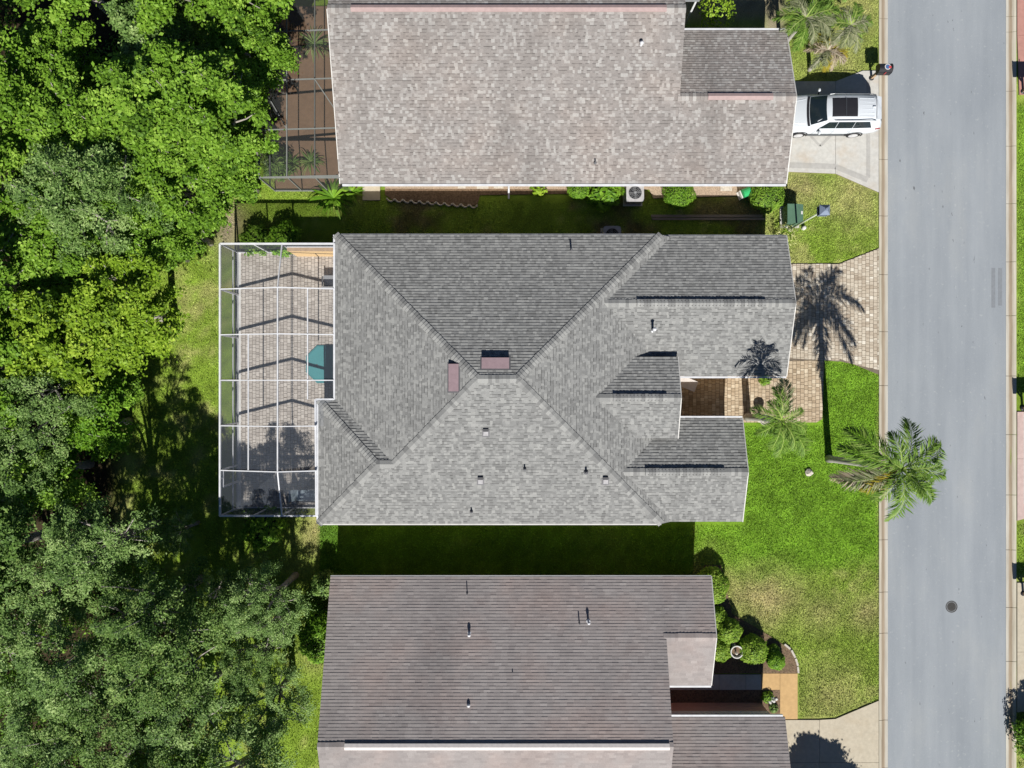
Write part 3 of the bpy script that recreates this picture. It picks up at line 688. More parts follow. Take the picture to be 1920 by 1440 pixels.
capl = [((mx0, my1, ZE), (rxw, yr, zr), HD), ((mx1, my1, ZE), (rxe, yr, zr), HD), ((mx0, my0, ZE), (rxw, yr, zr), HD), ((mx1, my0, ZE), (rxe, yr, zr), HD),
        ((rxw, yr, zr), (rxe, yr, zr), RD), ((ex0, ey1, ZE), (ex0 + eh, eyr, ezr), HD), ((ex0, ey0, ZE), (ex0 + eh, eyr, ezr), HD), ((ex0 + eh, eyr, ezr), (mx0 + eh, eyr, ezr), RD),
        ((gx1, gyr, gzr), (gxw, gyr, gzr), RD), ((sx1, syr, szr), (sxw, syr, szr), RD), ((nx1, nyr, nzr), (nxw, nyr, nzr), RD)]
# the SW stretch of the main west hip is swallowed by the lower wing: start it where the two roofs meet
capl[2] = ((mx0 + eh, eyr, ezr), (rxw, yr, zr), HD)
roof = roof_of(house, slopes, 'shingle_grey', (0.09, 0.20), 11, tone_arch, capl)
for (a, e, y, z) in ((5.9, 11.95, gyr, gzr), (6.35, 10.1, syr, szr), (4.75, 7.25, nyr, nzr)):
    ridge_vent(roof, (a, y, z + 0.03), (e, y, z + 0.03), 'deck_board', 0.26, 0.05)
    C = caps((a, y, z + 0.06), (e, y, z + 0.06), 0.05, 91 + int(a), lift=0.03)
    emit(C, 'cap_shingle', 'cap_shingles', 'shingle_grey', roof, 60)
def gable_block(b, x0, x1, y0, y1, zt, kk=PITCH):
    ym = (y0 + y1) / 2; b.prof([(y0, 0), (y0, zt), (ym, zt + (ym - y0) * kk), (y1, zt), (y1, 0)], 'x', x0, x1)
b = MB(); b.box((-0.68, 0.24, 1.2), (14.9, 13.2, 2.4)); b.box((-8.5, -3.78, 1.199), (1.0, 5.17, 2.39))
gable_block(b, 5, 13.0, gy0 + .35, gy1 - .36, ZW - 0.02); gable_block(b, 5.001, 10.85, sy0 + .37, sy1 - .35, ZW - 0.02); gable_block(b, 4.5, 7.6, ny0 + .3, ny1 - .3, ZEN - 0.02)
b.build('wall', 'stucco_tan', house)
wall_windows(house, [('y', -6.36, -5.5, -4.3, 0.9, 2.1, -1), ('y', -6.36, -1, 0.8, 0.9, 2.1, -1), ('y', -6.36, 3, 4.2, 0.9, 2.1, -1), ('x', 10.85, -5.0, -3.2, 0.8, 2.1, 1),
                     ('y', 6.84, -5, -4, 1.2, 2.1, 1), ('y', 6.84, 1, 2.2, 1.2, 2.1, 1), ('x', -8.13, 1.0, 4.4, 0.1, 2.1, -1)])
dd = MB().box((13.01, gyr, 1.07), (0.06, 4.9, 2.1)).build('garage_door', 'white_paint', house)
for i in range(4): MB().box((13.05, gyr, 0.29 + i * 0.52), (0.03, 4.7, 0.47)).build('door_panel', 'white_paint', dd)
MB().box((7.61, -0.6, 1.1), (0.05, 1.0, 2.1)).build('front_door', 'wood', house)
gutter(house, (ex0 - .05, ey0, ZE), (ex0 - .05, ey1, ZE)); gutter(house, (mx0 - .06, ey1, ZE), (mx0 - .06, my1, ZE)); gutter(house, (gx1, gy0 - .06, ZW), (nx1, gy0 - .06, ZW))
gutter(house, (sx1, sy1 + .06, ZW), (nx1, sy1 + .06, ZW)); gutter(house, (ex0, my0 - .03, ZE), (mx1, my0 - .03, ZE), 'white_paint', 0.06)
gutter(house, (mx0, my1 + .02, ZE), (mx1, my1 + .02, ZE), 'grey_metal', 0.05); gutter(house, (mx1, gy1 + .02, ZW), (gx1, gy1 + .02, ZW), 'grey_metal', 0.05)
for (a, e, y0, y1, zz) in ((gx1, gzr, gy0, gy1, ZW), (sx1, szr, sy0, sy1, ZW), (nx1, nzr, ny0, ny1, ZEN)):
    for ya in (y0, y1): MB().bar((a + .02, ya, zz - 0.06), (a + .02, (y0 + y1) / 2, e - 0.06), 0.04, 0.12).build('barge_board', 'white_paint', house)
# off-ridge vents, square vents, pipes on the middle roof
def off_vent(house, c, d, k, mat, name='roof_vent'):
    """hooded vent: c centre on roof, d size, k = up-slope vector"""
    x, y, z = c; lx, ly = d
    o = MB().prism([(x - lx / 2, y - ly / 2), (x + lx / 2, y - ly / 2), (x + lx / 2, y + ly / 2), (x - lx / 2, y + ly / 2)],
        lambda a, q: z + ((a - x) * k[0] + (q - y) * k[1]) * PITCH - 0.04, lambda a, q: z + ((a - x) * k[0] + (q - y) * k[1]) * PITCH * 0.2 + 0.15).build(name, mat, house)
    m_ = .07; fl_ = MB().prism([(x - lx / 2 - m_, y - ly / 2 - m_), (x + lx / 2 + m_, y - ly / 2 - m_), (x + lx / 2 + m_, y + ly / 2 + m_), (x - lx / 2 - m_, y + ly / 2 + m_)], lambda a, q: z + ((a - x) * k[0] + (q - y) * k[1]) * PITCH + .0, lambda a, q: z + ((a - x) * k[0] + (q - y) * k[1]) * PITCH + .03); fl_.build('flashing', 'lead', o)
    fx, fy = x - k[0] * (lx / 2 + .006), y - k[1] * (ly / 2 + .006)
    MB().box((fx, fy, z + 0.03), (0.012 if k[0] else lx * .92, 0.012 if k[1] else ly * .92, 0.13)).build('vent_opening', 'dark', o)
    return o
zz = lambda y: ZE + (my1 - y) * PITCH
x, y, z = W(929, 681, 4.5); off_vent(roof, (x, y, zz(y)), (1.25, 0.5), (0, -1), 'pink_metal')
x, y, z = W(851, 708, 4.4); off_vent(roof, (x, y, ZE + (x - mx0) * PITCH), (0.46, 1.25), (1, 0), 'pink_metal')
for px, py in ((911, 813), (901, 903), (1135, 903)):
    x, y, z = W(px, py, 3.9); x, y, z = W(px, py, ZE + (y - my0) * PITCH)
    off_vent(roof, (x, y, ZE + (y - my0) * PITCH), (0.22, 0.2), (0, 1), 'vent_grey')
    MB().prism([(x - .13, y + .12), (x + .13, y + .12), (x + .13, y + .22), (x - .13, y + .22)], z - 0.02, z + 0.16).build('vent_back', 'char_metal', roof)
pipe_vent(roof, 1071, 470, 2.75, 0.35, 0.045, 'lead'); pipe_vent(roof, 984, 880, 3.5, 0.22, 0.035, 'lead'); pipe_vent(roof, 1099, 886, 3.45, 0.26, 0.05, 'lead'); pipe_vent(roof, 884, 960, 2.8, 0.2, 0.035, 'lead')
pipe_vent(roof, 1223, 619, 3.0, 0.55, 0.06, 'grey_metal', 'white_metal', capped=True)

# ---- upper (north) neighbour
Z2 = 2.4; ax0, ax1, axg = -8.37, 7.88, 13.35; ay0 = 9.77; ayr = 17.02; azr = Z2 + (ayr - ay0) * PITCH; wy1 = 17.22; wyr = (ay0 + wy1) / 2; wzr = Z2 + (wyr - ay0) * PITCH
house2 = thing('house', (0, 16, 0), 'upper neighbouring house with weathered pinkish grey shingles and pink ridge vents', 'house')
sl2 = [([(ax0, ay0), (ax1, ay0), (ax1, ayr), (ax0, ayr)], (ax0, ay0), (0, 1), Z2), ([(ax0, ayr), (ax1, ayr), (ax1, 24.27), (ax0, 24.27)], (ax0, 24.27), (0, -1), Z2),
       ([(ax1, ay0), (axg, ay0), (axg, wyr), (ax1, wyr)], (ax1, ay0), (0, 1), Z2), ([(ax1 - .02, wy1), (axg, wy1), (axg, wyr), (ax1 - .02, wyr)], (ax1, wy1), (0, -1), Z2)]
roof2 = roof_of(house2, sl2, 'shingle_pink', (0.09, 0.18), 41, tone_pink, [((ax0, ayr, azr), (-7.3, ayr, azr), RD), ((ax1, ayr, azr), (7.0, ayr, azr), RD), ((ax1 - .1, wyr, wzr), (9.2, wyr, wzr), RD), ((axg, wyr, wzr), (12.2, wyr, wzr), RD)])
ridge_vent(roof2, (-7.3, ayr, azr), (7.0, ayr, azr), 'pink_pale', 0.3, 0.09); ridge_vent(roof2, (9.2, wyr, wzr), (12.25, wyr, wzr), 'pink_pale', 0.3, 0.09)
b = MB(); gable_block(b, ax0 + .35, ax1 - .3, ay0 + .8, 23.47, Z2 + .2); gable_block(b, ax1 - 1, axg - .35, ay0 + .802, wy1 - .8, Z2 + .2); b.build('wall', 'stucco_cream', house2)
wall_windows(house2, [('y', ay0 + .8, -6, -4.6, .9, 2.1, -1), ('y', ay0 + .8, 0, 1.4, .9, 2.1, -1), ('y', ay0 + .8, 4, 5, 1.2, 2.1, -1), ('x', ax0 + .35, 12, 15, .1, 2.1, -1)])
dd = MB().box((axg - .34, wyr, 1.07), (0.06, 4.9, 2.1)).build('garage_door', 'white_paint', house2)
for i in range(4): MB().box((axg - .3, wyr, 0.29 + i * 0.52), (0.03, 4.7, 0.47)).build('door_panel', 'white_paint', dd)
gutter(house2, (ax0 + .1, ay0 - .07, Z2), (axg, ay0 - .07, Z2)); gutter(house2, (ax1, wy1 + .07, Z2), (axg, wy1 + .07, Z2))
for ya in (ay0, wy1): MB().bar((axg + .02, ya, Z2 - 0.06), (axg + .02, wyr, wzr - 0.06), 0.05, 0.14).build('barge_board', 'white_paint', house2)
MB().bar((ax0 - .02, ay0, Z2 - 0.06), (ax0 - .02, ayr, azr - 0.06), 0.04, 0.12).build('barge_board', 'white_paint', house2)
pipe_vent(roof2, 1199, 92, 3.95, 0.6, 0.06, 'white_metal', 'white_metal', capped=True); pipe_vent(roof2, 1116, 305, 2.75, 0.2, 0.035, 'lead')
MB().tube([(3.9, ay0 - .07, Z2 - .1), (3.9 - 4.05, ay0 + .33, Z2 - .5)], 0.03).f  # (not linked)
b = MB(); x = G(954, 0)[0]; b.bar((x, 9.72, 2.3), (x, 10.1, 2.1), .09, .09); b.bar((x, 10.12, 2.1), (x, 10.12, 0.2), .09, .09); b.bar((x, 10.15, .15), (x, 9.62, .08), .09, .09); b.build('downspout', 'white_metal', house2)
# white porch canopy by the upper house's front door
pc = thing('porch_canopy', (8.6, 19.6, 0), 'white flat porch canopy beside the upper house entry', 'canopy')
MB().prism([(7.95, 18.75), (9.15, 18.75), (9.4, 19.55), (9.4, 20.6), (7.95, 20.6)], 2.42, 2.5).build('roof_panel', 'white_metal', pc)
MB().box((8.55, 18.72, 2.38), (1.2, 0.06, 0.22)).build('fascia', 'grey_metal', pc); MB().bar((9.18, 18.75, 2.45), (9.45, 19.55, 2.45), .08, .18).build('fascia', 'white_metal', pc)
for p in ((8.05, 18.85), (9.05, 18.85), (9.3, 20.5)): MB().box((*p, 1.2), (.09, .09, 2.4)).build('post', 'white_metal', pc)

# ---- lower (south) neighbour
bx0, bxf, bxm, bxg = -8.84, 9.7, 7.33, 13.3; by1 = -9.38; byr = -16.46; bzr = Z2 + (by1 - byr) * PITCH; fyr = -12.03; fzr = Z2 + (by1 - fyr) * PITCH; fy0 = fyr - 2.65; gy_1 = -16.23; gy_r = -19.75
house3 = thing('house', (-0.5, -16, 0), 'lower neighbouring house with brownish grey shingle rows and pale ridge vent', 'house')
sl3 = [([(bx0, by1), (bxm, by1), (bxm, byr), (bx0, byr)], (bx0, by1), (0, -1), Z2), ([(bxm, by1), (bxf, by1), (bxf, fyr), (bxm, fyr)], (bxm, by1), (0, -1), Z2),
       ([(bx0, byr), (bxm, byr), (bxm, -23.54), (bx0, -23.54)], (bx0, -23.54), (0, 1), Z2), ([(bxm - .02, fyr), (bxf, fyr), (bxf, fy0), (bxm - .02, fy0)], (bxf, fy0), (0, 1), Z2),
       ([(bxm + .02, gy_1), (bxg, gy_1), (bxg, gy_r), (bxm + .02, gy_r)], (bxg, gy_1), (0, -1), Z2), ([(bxm + .02, gy_r), (bxg, gy_r), (bxg, -23.27), (bxm + .02, -23.27)], (bxg, -23.27), (0, 1), Z2)]
roof3 = roof_of(house3, sl3, 'shingle_brown', (0.29, 0.32), 71, tone_even, [((bx0, byr, bzr), (-7.6, byr, bzr), RD), ((bxm, byr, bzr), (7.2, byr, bzr), RD), ((bxf, fyr, fzr), (bxm - .1, fyr, fzr), RD)], thick=0.011, band=0.0)
ridge_vent(roof3, (-7.6, byr, bzr), (7.15, byr, bzr), 'pale_vent', 0.3, 0.09)
b = MB(); gable_block(b, bx0 + .35, bxm - .3, -22.8, by1 - .75, Z2 + .18); gable_block(b, bxm - 1, bxf - .35, fy0 + .75, by1 - .752, Z2 + .18); gable_block(b, bxm - 1, bxg - .35, -22.9, gy_1 - .35, Z2); b.build('wall', 'stucco_rose', house3)
wall_windows(house3, [('y', by1 - .75, -5, -3.6, .9, 2.1, 1), ('y', by1 - .75, 1, 2.4, .9, 2.1, 1), ('x', bxf - .35, -13.4, -11.2, .8, 2.1, 1), ('x', bx0 + .35, -15, -12, .1, 2.1, -1)])
gutter(house3, (bxm, fy0 - .06, Z2), (bxf, fy0 - .06, Z2)); gutter(house3, (bxm, gy_1 + .07, Z2), (bxg - .1, gy_1 + .07, Z2)); gutter(house3, (bx0, by1 + .03, Z2), (bxf, by1 + .03, Z2), 'grey_metal', 0.05)
for ya in (by1, fy0): MB().bar((bxf + .02, ya, Z2 - 0.06), (bxf + .02, fyr, fzr - 0.06), 0.04, 0.12).build('barge_board', 'white_paint', house3)
for px, py, zr_, h, r, cp in ((876, 1112, 2.65, .3, .025, 0), (880, 1188, 3.2, .2, .055, 1), (1086, 1167, 3.05, .3, .03, 0), (1103, 1165, 3.05, .24, .05, 1), (961, 1258, 3.6, .25, .025, 0), (879, 1319, 4.05, .2, .055, 1)):
    pipe_vent(roof3, px, py, zr_, h, r, 'white_metal' if cp else 'lead', 'white_metal', capped=bool(cp))
MB().box((10.2, -16.52, 1.35), (5.4, 0.1, .25)).build('wall_band', 'pale_vent', house3)

# ------------------------------------------------------------------ screened pool cage of the middle house
cage = thing('pool_enclosure', (-11.4, 0.2, 0.06), 'white framed pool screen enclosure on the left side of the middle house', 'enclosure')
cx0, cxr, cxe = -14.22, -11.2, -8.62; cz, czr, cze = 2.4, 3.05, 2.5; YB = [6.83, 4.62, 2.4, 0.18, -2.03, -4.2, -6.42]
def cbar(a, bb, w=0.045, h=0.08, name='beam', mat='white_metal'): return MB().bar(a, bb, w, h).build(name, mat, cage)
def exx(y): return cxe if y > -0.75 else -9.45
cbar((cx0, YB[0], cz), (cx0, YB[-1], cz), .08, .11, 'eave_beam'); cbar((cx0, YB[0], cz), (cxe, YB[0], cz), .08, .11, 'eave_beam'); cbar((cx0, YB[-1], cz), (-9.45, YB[-1], cz), .08, .11, 'eave_beam')
cbar((cxe, YB[0], cze), (cxe, -.72, cze), .075, .1, 'eave_beam'); cbar((cxe, -.74, cze), (-9.5, -.74, cze), .075, .1, 'eave_beam'); cbar((-9.55, -.74, cze), (-9.5, YB[-1], cze), .08, .1, 'eave_beam')
for y in YB[1:-1]:
    cbar((cx0, y, cz), (cxr, y, czr), .048, .11); cbar((cxr, y, czr), (exx(y), y, cze if y > -.75 else 2.62), .048, .11)
cbar((cxr, YB[1], czr), (cxr, YB[-2], czr), .055, .09, 'ridge_beam'); cbar((cxr, YB[1], czr), (cxr, YB[0], cz), .055, .08, 'hip_beam'); cbar((cxr, YB[-2], czr), (cxr, YB[-1], cz), .055, .08, 'hip_beam')
cbar((-9.85, YB[1], 2.76), (-9.85, -.74, 2.76), .05, .06, 'purlin'); cbar((-12.72, YB[2], 2.73), (-12.72, YB[-2], 2.73), .05, .06, 'purlin')
for y in YB: cbar((cx0, y, 0.06), (cx0, y, cz), .07, .09, 'post')
for x in (-12.6, -11.25): cbar((x, YB[0], 0.06), (x, YB[0], cz), .07, .07, 'post'); cbar((x, YB[-1], 0.06), (x, YB[-1], cz), .07, .07, 'post')
cbar((cx0, YB[0], .8), (cx0, YB[-1], .8), .05, .07, 'chair_rail'); cbar((cx0, YB[0], .12), (cx0, YB[-1], .12), .06, .1, 'sill_rail')
cbar((cx0, YB[-1], .12), (-9.5, YB[-1], .12), .06, .1, 'sill_rail'); cbar((cx0, YB[0], .12), (-11.2, YB[0], .12), .06, .1, 'sill_rail'); cbar((-11.2, YB[0], 1.62), (cxe, YB[0], 1.62), .08, .08, 'chair_rail')
cbar((cx0, -5.05, .06), (cx0, -5.05, 2.05), .08, .1, 'door_frame'); cbar((cx0, -4.2, 2.05), (cx0, -5.05, 2.05), .08, .08, 'door_frame'); cbar((cx0 + .01, -4.62, 2.05), (cx0 + .01, -4.62, cz), .05, .05, 'door_frame')
def panel(pts, mat, name='screen_panel'): MB().add(pts, [tuple(range(len(pts)))]).build(name, mat, cage, fix=False)
for i in range(6):
    y0, y1 = YB[i], YB[i + 1]
    panel([(cx0, y0, .1), (cx0, y1, .1), (cx0, y1, cz), (cx0, y0, cz)], 'screen_wall')
    if 0 < i < 5:
        panel([(cx0, y0, cz), (cx0, y1, cz), (cxr, y1, czr), (cxr, y0, czr)], 'screen_roof')
        e0 = exx(y0 - .8 if i == 3 else y1); panel([(cxr, y0, czr), (cxr, y1, czr), (e0, y1, cze), (e0, y0, cze)], 'screen_roof')
for ya, yb in ((YB[0], YB[1]), (YB[-1], YB[-2])):
    xe = cxe if ya > 0 else -9.45
    panel([(cx0, ya, cz), (cxr, ya, cz), (cxr, yb, czr), (cx0, yb, cz)], 'screen_roof'); panel([(cxr, ya, cz), (xe, ya, cz), (xe, yb, cze), (cxr, yb, czr)], 'screen_roof')
    panel([(cx0, ya, .1 if ya < 0 else .1), (xe, ya, .1 if ya < 0 else .1), (xe, ya, cz), (cx0, ya, cz)], 'screen_wall')
pw = tag(MB().box((-9.9, 6.7, .83), (2.55, .14, 1.56)).build('privacy_wall', 'yellow_wall'), 'solid yellow privacy wall inside the upper end of the white enclosure', 'wall')
MB().box((-9.9, 6.7, 1.63), (2.6, .18, .05)).build('coping', 'wood_tan', pw)
# deck furniture
oc = W(609, 683, 0.1); mat_o = MB().prism([(oc[0] + 1.06 * math.cos(R(22.5 + 45 * i)), oc[1] + 1.06 * math.sin(R(22.5 + 45 * i))) for i in range(8)], 0.062, 0.10).build('octagonal_mat', 'teal')
tag(mat_o, 'teal octagonal mat on the paved pool deck, half under the roof', 'mat')
MB().prism([(oc[0] + .98 * math.cos(R(22.5 + 45 * i)), oc[1] + .98 * math.sin(R(22.5 + 45 * i))) for i in range(8)], 0.10, 0.106).build('centre_field', plain('teal_field', (0.06, 0.235, 0.25), .6, .06, 2), mat_o)
MB().lathe([(.05, 0), (.05, .012), (.001, .013)], (oc[0] - .42, oc[1] - .05, .107), 14).build('centre_ring', 'char_metal', mat_o)
def lounge(x, y, rz, w, l, label, cm, name, cat):
    t = thing(name, (x, y, 0.06), label, cat, rz=rz)
    MB().box((0, 0, .3), (w, l, .06)).build('frame', 'char_metal', t, local=True)
    MB().box((0, -.05, .38), (w * .92, l * .82, .1)).build('cushion', cm, t, local=True)
    MB().bar((0, l * .42, .34), (0, l * .58, .82), w * .95, .07).build('backrest', cm, t, local=True)
    for sx in (-1, 1):
        for sy in (-1, 1): MB().box((sx * w * .45, sy * l * .45, .14), (.05, .05, .28)).build('leg', 'char_metal', t, local=True)
        MB().box((sx * w * .5, 0, .55), (.06, l * .8, .04)).build('armrest', 'char_metal', t, local=True)
x, y, _ = W(618, 528, .4); lounge(x, y, R(180), .62, .62, 'grey armchair on the deck beside the yellow privacy wall', 'grey_metal', 'armchair', 'chair')
x, y, _ = W(574, 928, .4); lounge(x, y, R(90), .62, 1.25, 'pale blue cushioned lounger at the lower end of the screened deck', 'cushion', 'lounger', 'lounger')

# ---- dark screened lanai of the upper neighbour
lan = thing('pool_enclosure', (-10.0, 14.5, 0), 'dark framed lanai screen enclosure half hidden by trees at the upper left', 'enclosure')
fl = MB().box((-10.2, 14.85, 0.0), (4.3, 9.6, 0.1)).build('floor', 'brown_floor', lan)
lx0, ly0, ly1 = -12.3, 10.05, 19.2; M['bronze'] = plain('bronze_frame', (0.2, 0.21, 0.2), .5, .1)
def lbar(a, bb, w=.05, h=.08, name='beam'): MB().bar(a, bb, w, h).build(name, 'bronze', lan)
yl = [ly0, 12.35, 14.75, 17.1, ly1]
for y in yl: lbar((lx0, y, 2.45), (ax0, y, 2.75)); lbar((lx0, y, .05), (lx0, y, 2.45), name='post')
for x in (-10.9, -9.55): lbar((x, ly0, 2.6), (x, ly1, 2.6), name='purlin')
lbar((lx0, ly0, 2.45), (lx0, ly1, 2.45), .07, .1, 'eave_beam'); lbar((lx0, ly0, .9), (lx0, ly1, .9), name='chair_rail'); lbar((lx0, ly0, 2.45), (ax0, ly0, 2.45), .07, .1, 'eave_beam'); lbar((lx0, ly0, .08), (ax0, ly0, .08), .06, .1, 'sill_rail')
for x in (-10.9, -9.55): lbar((x, ly0, .05), (x, ly0, 2.45), name='post')
lbar((lx0, 14.75, 2.5), (-10.9, 12.35, 2.6), name='brace'); lbar((-9.55, 14.75, 2.68), (ax0, 13.0, 2.75), name='brace')
for pts in ([(lx0, ly0, .1), (lx0, ly1, .1), (lx0, ly1, 2.45), (lx0, ly0, 2.45)], [(lx0, ly0, .1), (ax0, ly0, .1), (ax0, ly0, 2.45), (lx0, ly0, 2.45)], [(lx0, ly0, 2.46), (ax0, ly0, 2.76), (ax0, ly1, 2.76), (lx0, ly1, 2.46)]):
    MB().add(pts, [(0, 1, 2, 3)]).build('screen_panel', 'screen_dark', lan, fix=False)

# ------------------------------------------------------------------ foliage builders
def leaves(rng, C, L, Wd, up=0.8, tone=None, out=None, spread=1.0):
    n = len(C); nrm = rng.normal(0, 1, (n, 3)) * spread + np.array([0, 0, up * 1.6])
    if out is not None: nrm = nrm * 0.55 + out * 1.3
    nrm /= np.linalg.norm(nrm, axis=1)[:, None]
    t = rng.normal(0, 1, (n, 3)); t -= (t * nrm).sum(1)[:, None] * nrm; t /= np.linalg.norm(t, axis=1)[:, None]; b2 = np.cross(nrm, t)
    l = L * rng.uniform(0.55, 1.35, (n, 1)); w = Wd * rng.uniform(0.6, 1.35, (n, 1))
    v = np.stack([C - t * l / 2, C + b2 * w / 2 - t * l * 0.08, C + t * l / 2, C - b2 * w / 2 - t * l * 0.08], 1)
    return v.reshape(-1, 3)
def tree_mesh(seed, Rr, zc, hc, n_clump, per, L, Wd, cs=0.5, lobes=5, lobe_amp=0.22):
    """crown + trunk meshes in local coordinates, base at the origin"""
    rng = np.random.default_rng(seed); cl = []
    ph = rng.uniform(0, 6.28, 3)
    for i in range(n_clump):
        th = rng.uniform(0, 2 * np.pi); rr = math.sqrt(rng.uniform(0, 1))
        Rm = Rr * (1 + lobe_amp * math.sin(lobes * th + ph[0]) * 0.6 + lobe_amp * math.sin(2 * th + ph[1]) * 0.6 + rng.normal(0, .05))
        top = hc * math.sqrt(max(0.02, 1 - rr * rr * 0.92)); lv = 1 - abs(rng.normal(0, .28))
        cl.append((rr * Rm * math.cos(th), rr * Rm * math.sin(th), zc + top * max(-.1, lv) + rng.normal(0, .15), rng.uniform(.65, 1.25) * cs, rng.normal(0, .14)))
    cl = np.array(cl)
    cnt = np.maximum(20, (per * (cl[:, 3] / cs) ** 2 * rng.uniform(.5, 1.4, n_clump)).astype(int)); idx = np.repeat(np.arange(n_clump), cnt); n = len(idx)
    off = rng.normal(0, 1, (n, 3)); off /= np.maximum(1e-6, np.linalg.norm(off, axis=1))[:, None]; off *= rng.uniform(0, 1, (n, 1)) ** 0.45 * np.where(rng.uniform(0, 1, (n, 1)) < .12, 1.7, 1.0)
    off[:, 2] = np.where(rng.uniform(0, 1, n) < .6, np.abs(off[:, 2]), off[:, 2])
    el = rng.uniform(.7, 1.75, n_clump)[idx]; ea = np.arctan2(cl[:, 1], cl[:, 0])[idx] + rng.normal(0, .5, n_clump)[idx]
    ox = off[:, 0] * 1.2 * el; oy = off[:, 1] * 1.2 / np.sqrt(el)
    off = np.stack([ox * np.cos(ea) - oy * np.sin(ea), ox * np.sin(ea) + oy * np.cos(ea), off[:, 2] * .5 - (ox ** 2 + oy ** 2) * .18], 1) * cl[idx, 3][:, None]
    C = cl[idx, :3] + off
    v = leaves(rng, C, L, Wd, up=1.0, spread=.6 if Wd > .08 else .5); tone = np.clip(0.48 + cl[idx, 4] + rng.normal(0, .16, n) + off[:, 2] / cs * 0.10, 0, 1)
    # wood
    b = MB(); tr = 0.10 + Rr * 0.045; hz = zc * 0.62
    b.tube([(0, 0, -.1), (0.05, 0.03, hz * .5), (0.0, 0.0, hz)], [tr * 1.35, tr, tr * .85], 8)
    far = rng.permutation(n_clump)[:max(14, n_clump // 3)]
    nl = 6; mains = []
    for k in range(nl):
        a = 2 * np.pi * k / nl + rng.uniform(-.3, .3); e = (Rr * .5 * math.cos(a), Rr * .5 * math.sin(a), zc + hc * .3)
        m_ = (e[0] * .45, e[1] * .45, hz + (e[2] - hz) * .6); b.tube([(0, 0, hz * .9), m_, e], [tr * .6, tr * .42, tr * .25], 6); mains.append(e)
    for k in far:
        p = cl[k, :3]; e = min(mains, key=lambda q: (q[0] - p[0]) ** 2 + (q[1] - p[1]) ** 2)
        mid = ((e[0] + p[0]) / 2 + rng.normal(0, .12), (e[1] + p[1]) / 2 + rng.normal(0, .12), (e[2] + p[2]) / 2 + .15)
        b.tube([e, mid, (p[0], p[1], p[2] + cl[k, 3] * .62)], [tr * .24, tr * .15, 0.02], 5, cap=False)
    me = bpy.data.meshes.new('crown')
    return v, tone, b
TREES = {}
def tree_proto(key, *a, **k):
    v, tone, b = tree_mesh(*a, **k); n = len(v) // 4
    o = big_mesh('crown', v, np.arange(n * 4), 4, 'leaf_green', tone=tone); t = b.build('trunk', 'bark', local=True, smooth=True, fix=False)
    TREES[key] = (o.data, t.data); bpy.data.objects.remove(o); bpy.data.objects.remove(t)
tree_proto('A', 1, 2.75, 5.2, 3.0, 140, 175, .18, .115, .40)
tree_proto('B', 2, 2.6, 5.4, 3.2, 130, 175, .175, .115, .38, 4, .28)
tree_proto('C', 3, 2.45, 4.8, 2.9, 122, 170, .18, .12, .38, 6, .2)
tree_proto('D', 4, 2.65, 4.6, 3.3, 108, 155, .14, .062, .36, 5, .3)
tree_proto('E', 5, 2.3, 4.9, 3.6, 92, 155, .14, .062, .33, 3, .3)
tree_proto('F', 6, 1.6, 2.6, 2.4, 85, 150, .16, .10, .33, 4, .3)
tree_proto('G', 9, 1.85, 3.2, 2.0, 190, 160, .16, .10, .34, 5, .03)
def put_tree(kind, px, py, zt, s, mat, label, rz=0, zs=1.0, name='tree', group='trees of the wood behind the houses'):
    x, y, _ = W(px, py, zt); t = thing(name, (x, y, -0.03), label, 'tree', group, rz)
    for nm, me, mt in (('crown', TREES[kind][0], mat), ('trunk', TREES[kind][1], 'bark')):
        o = bpy.data.objects.new(nm, me); col.objects.link(o); o.parent = t; o.scale = (s, s, s * zs)
        o.material_slots[0].link = 'OBJECT'; o.material_slots[0].material = M[mt]
    return t
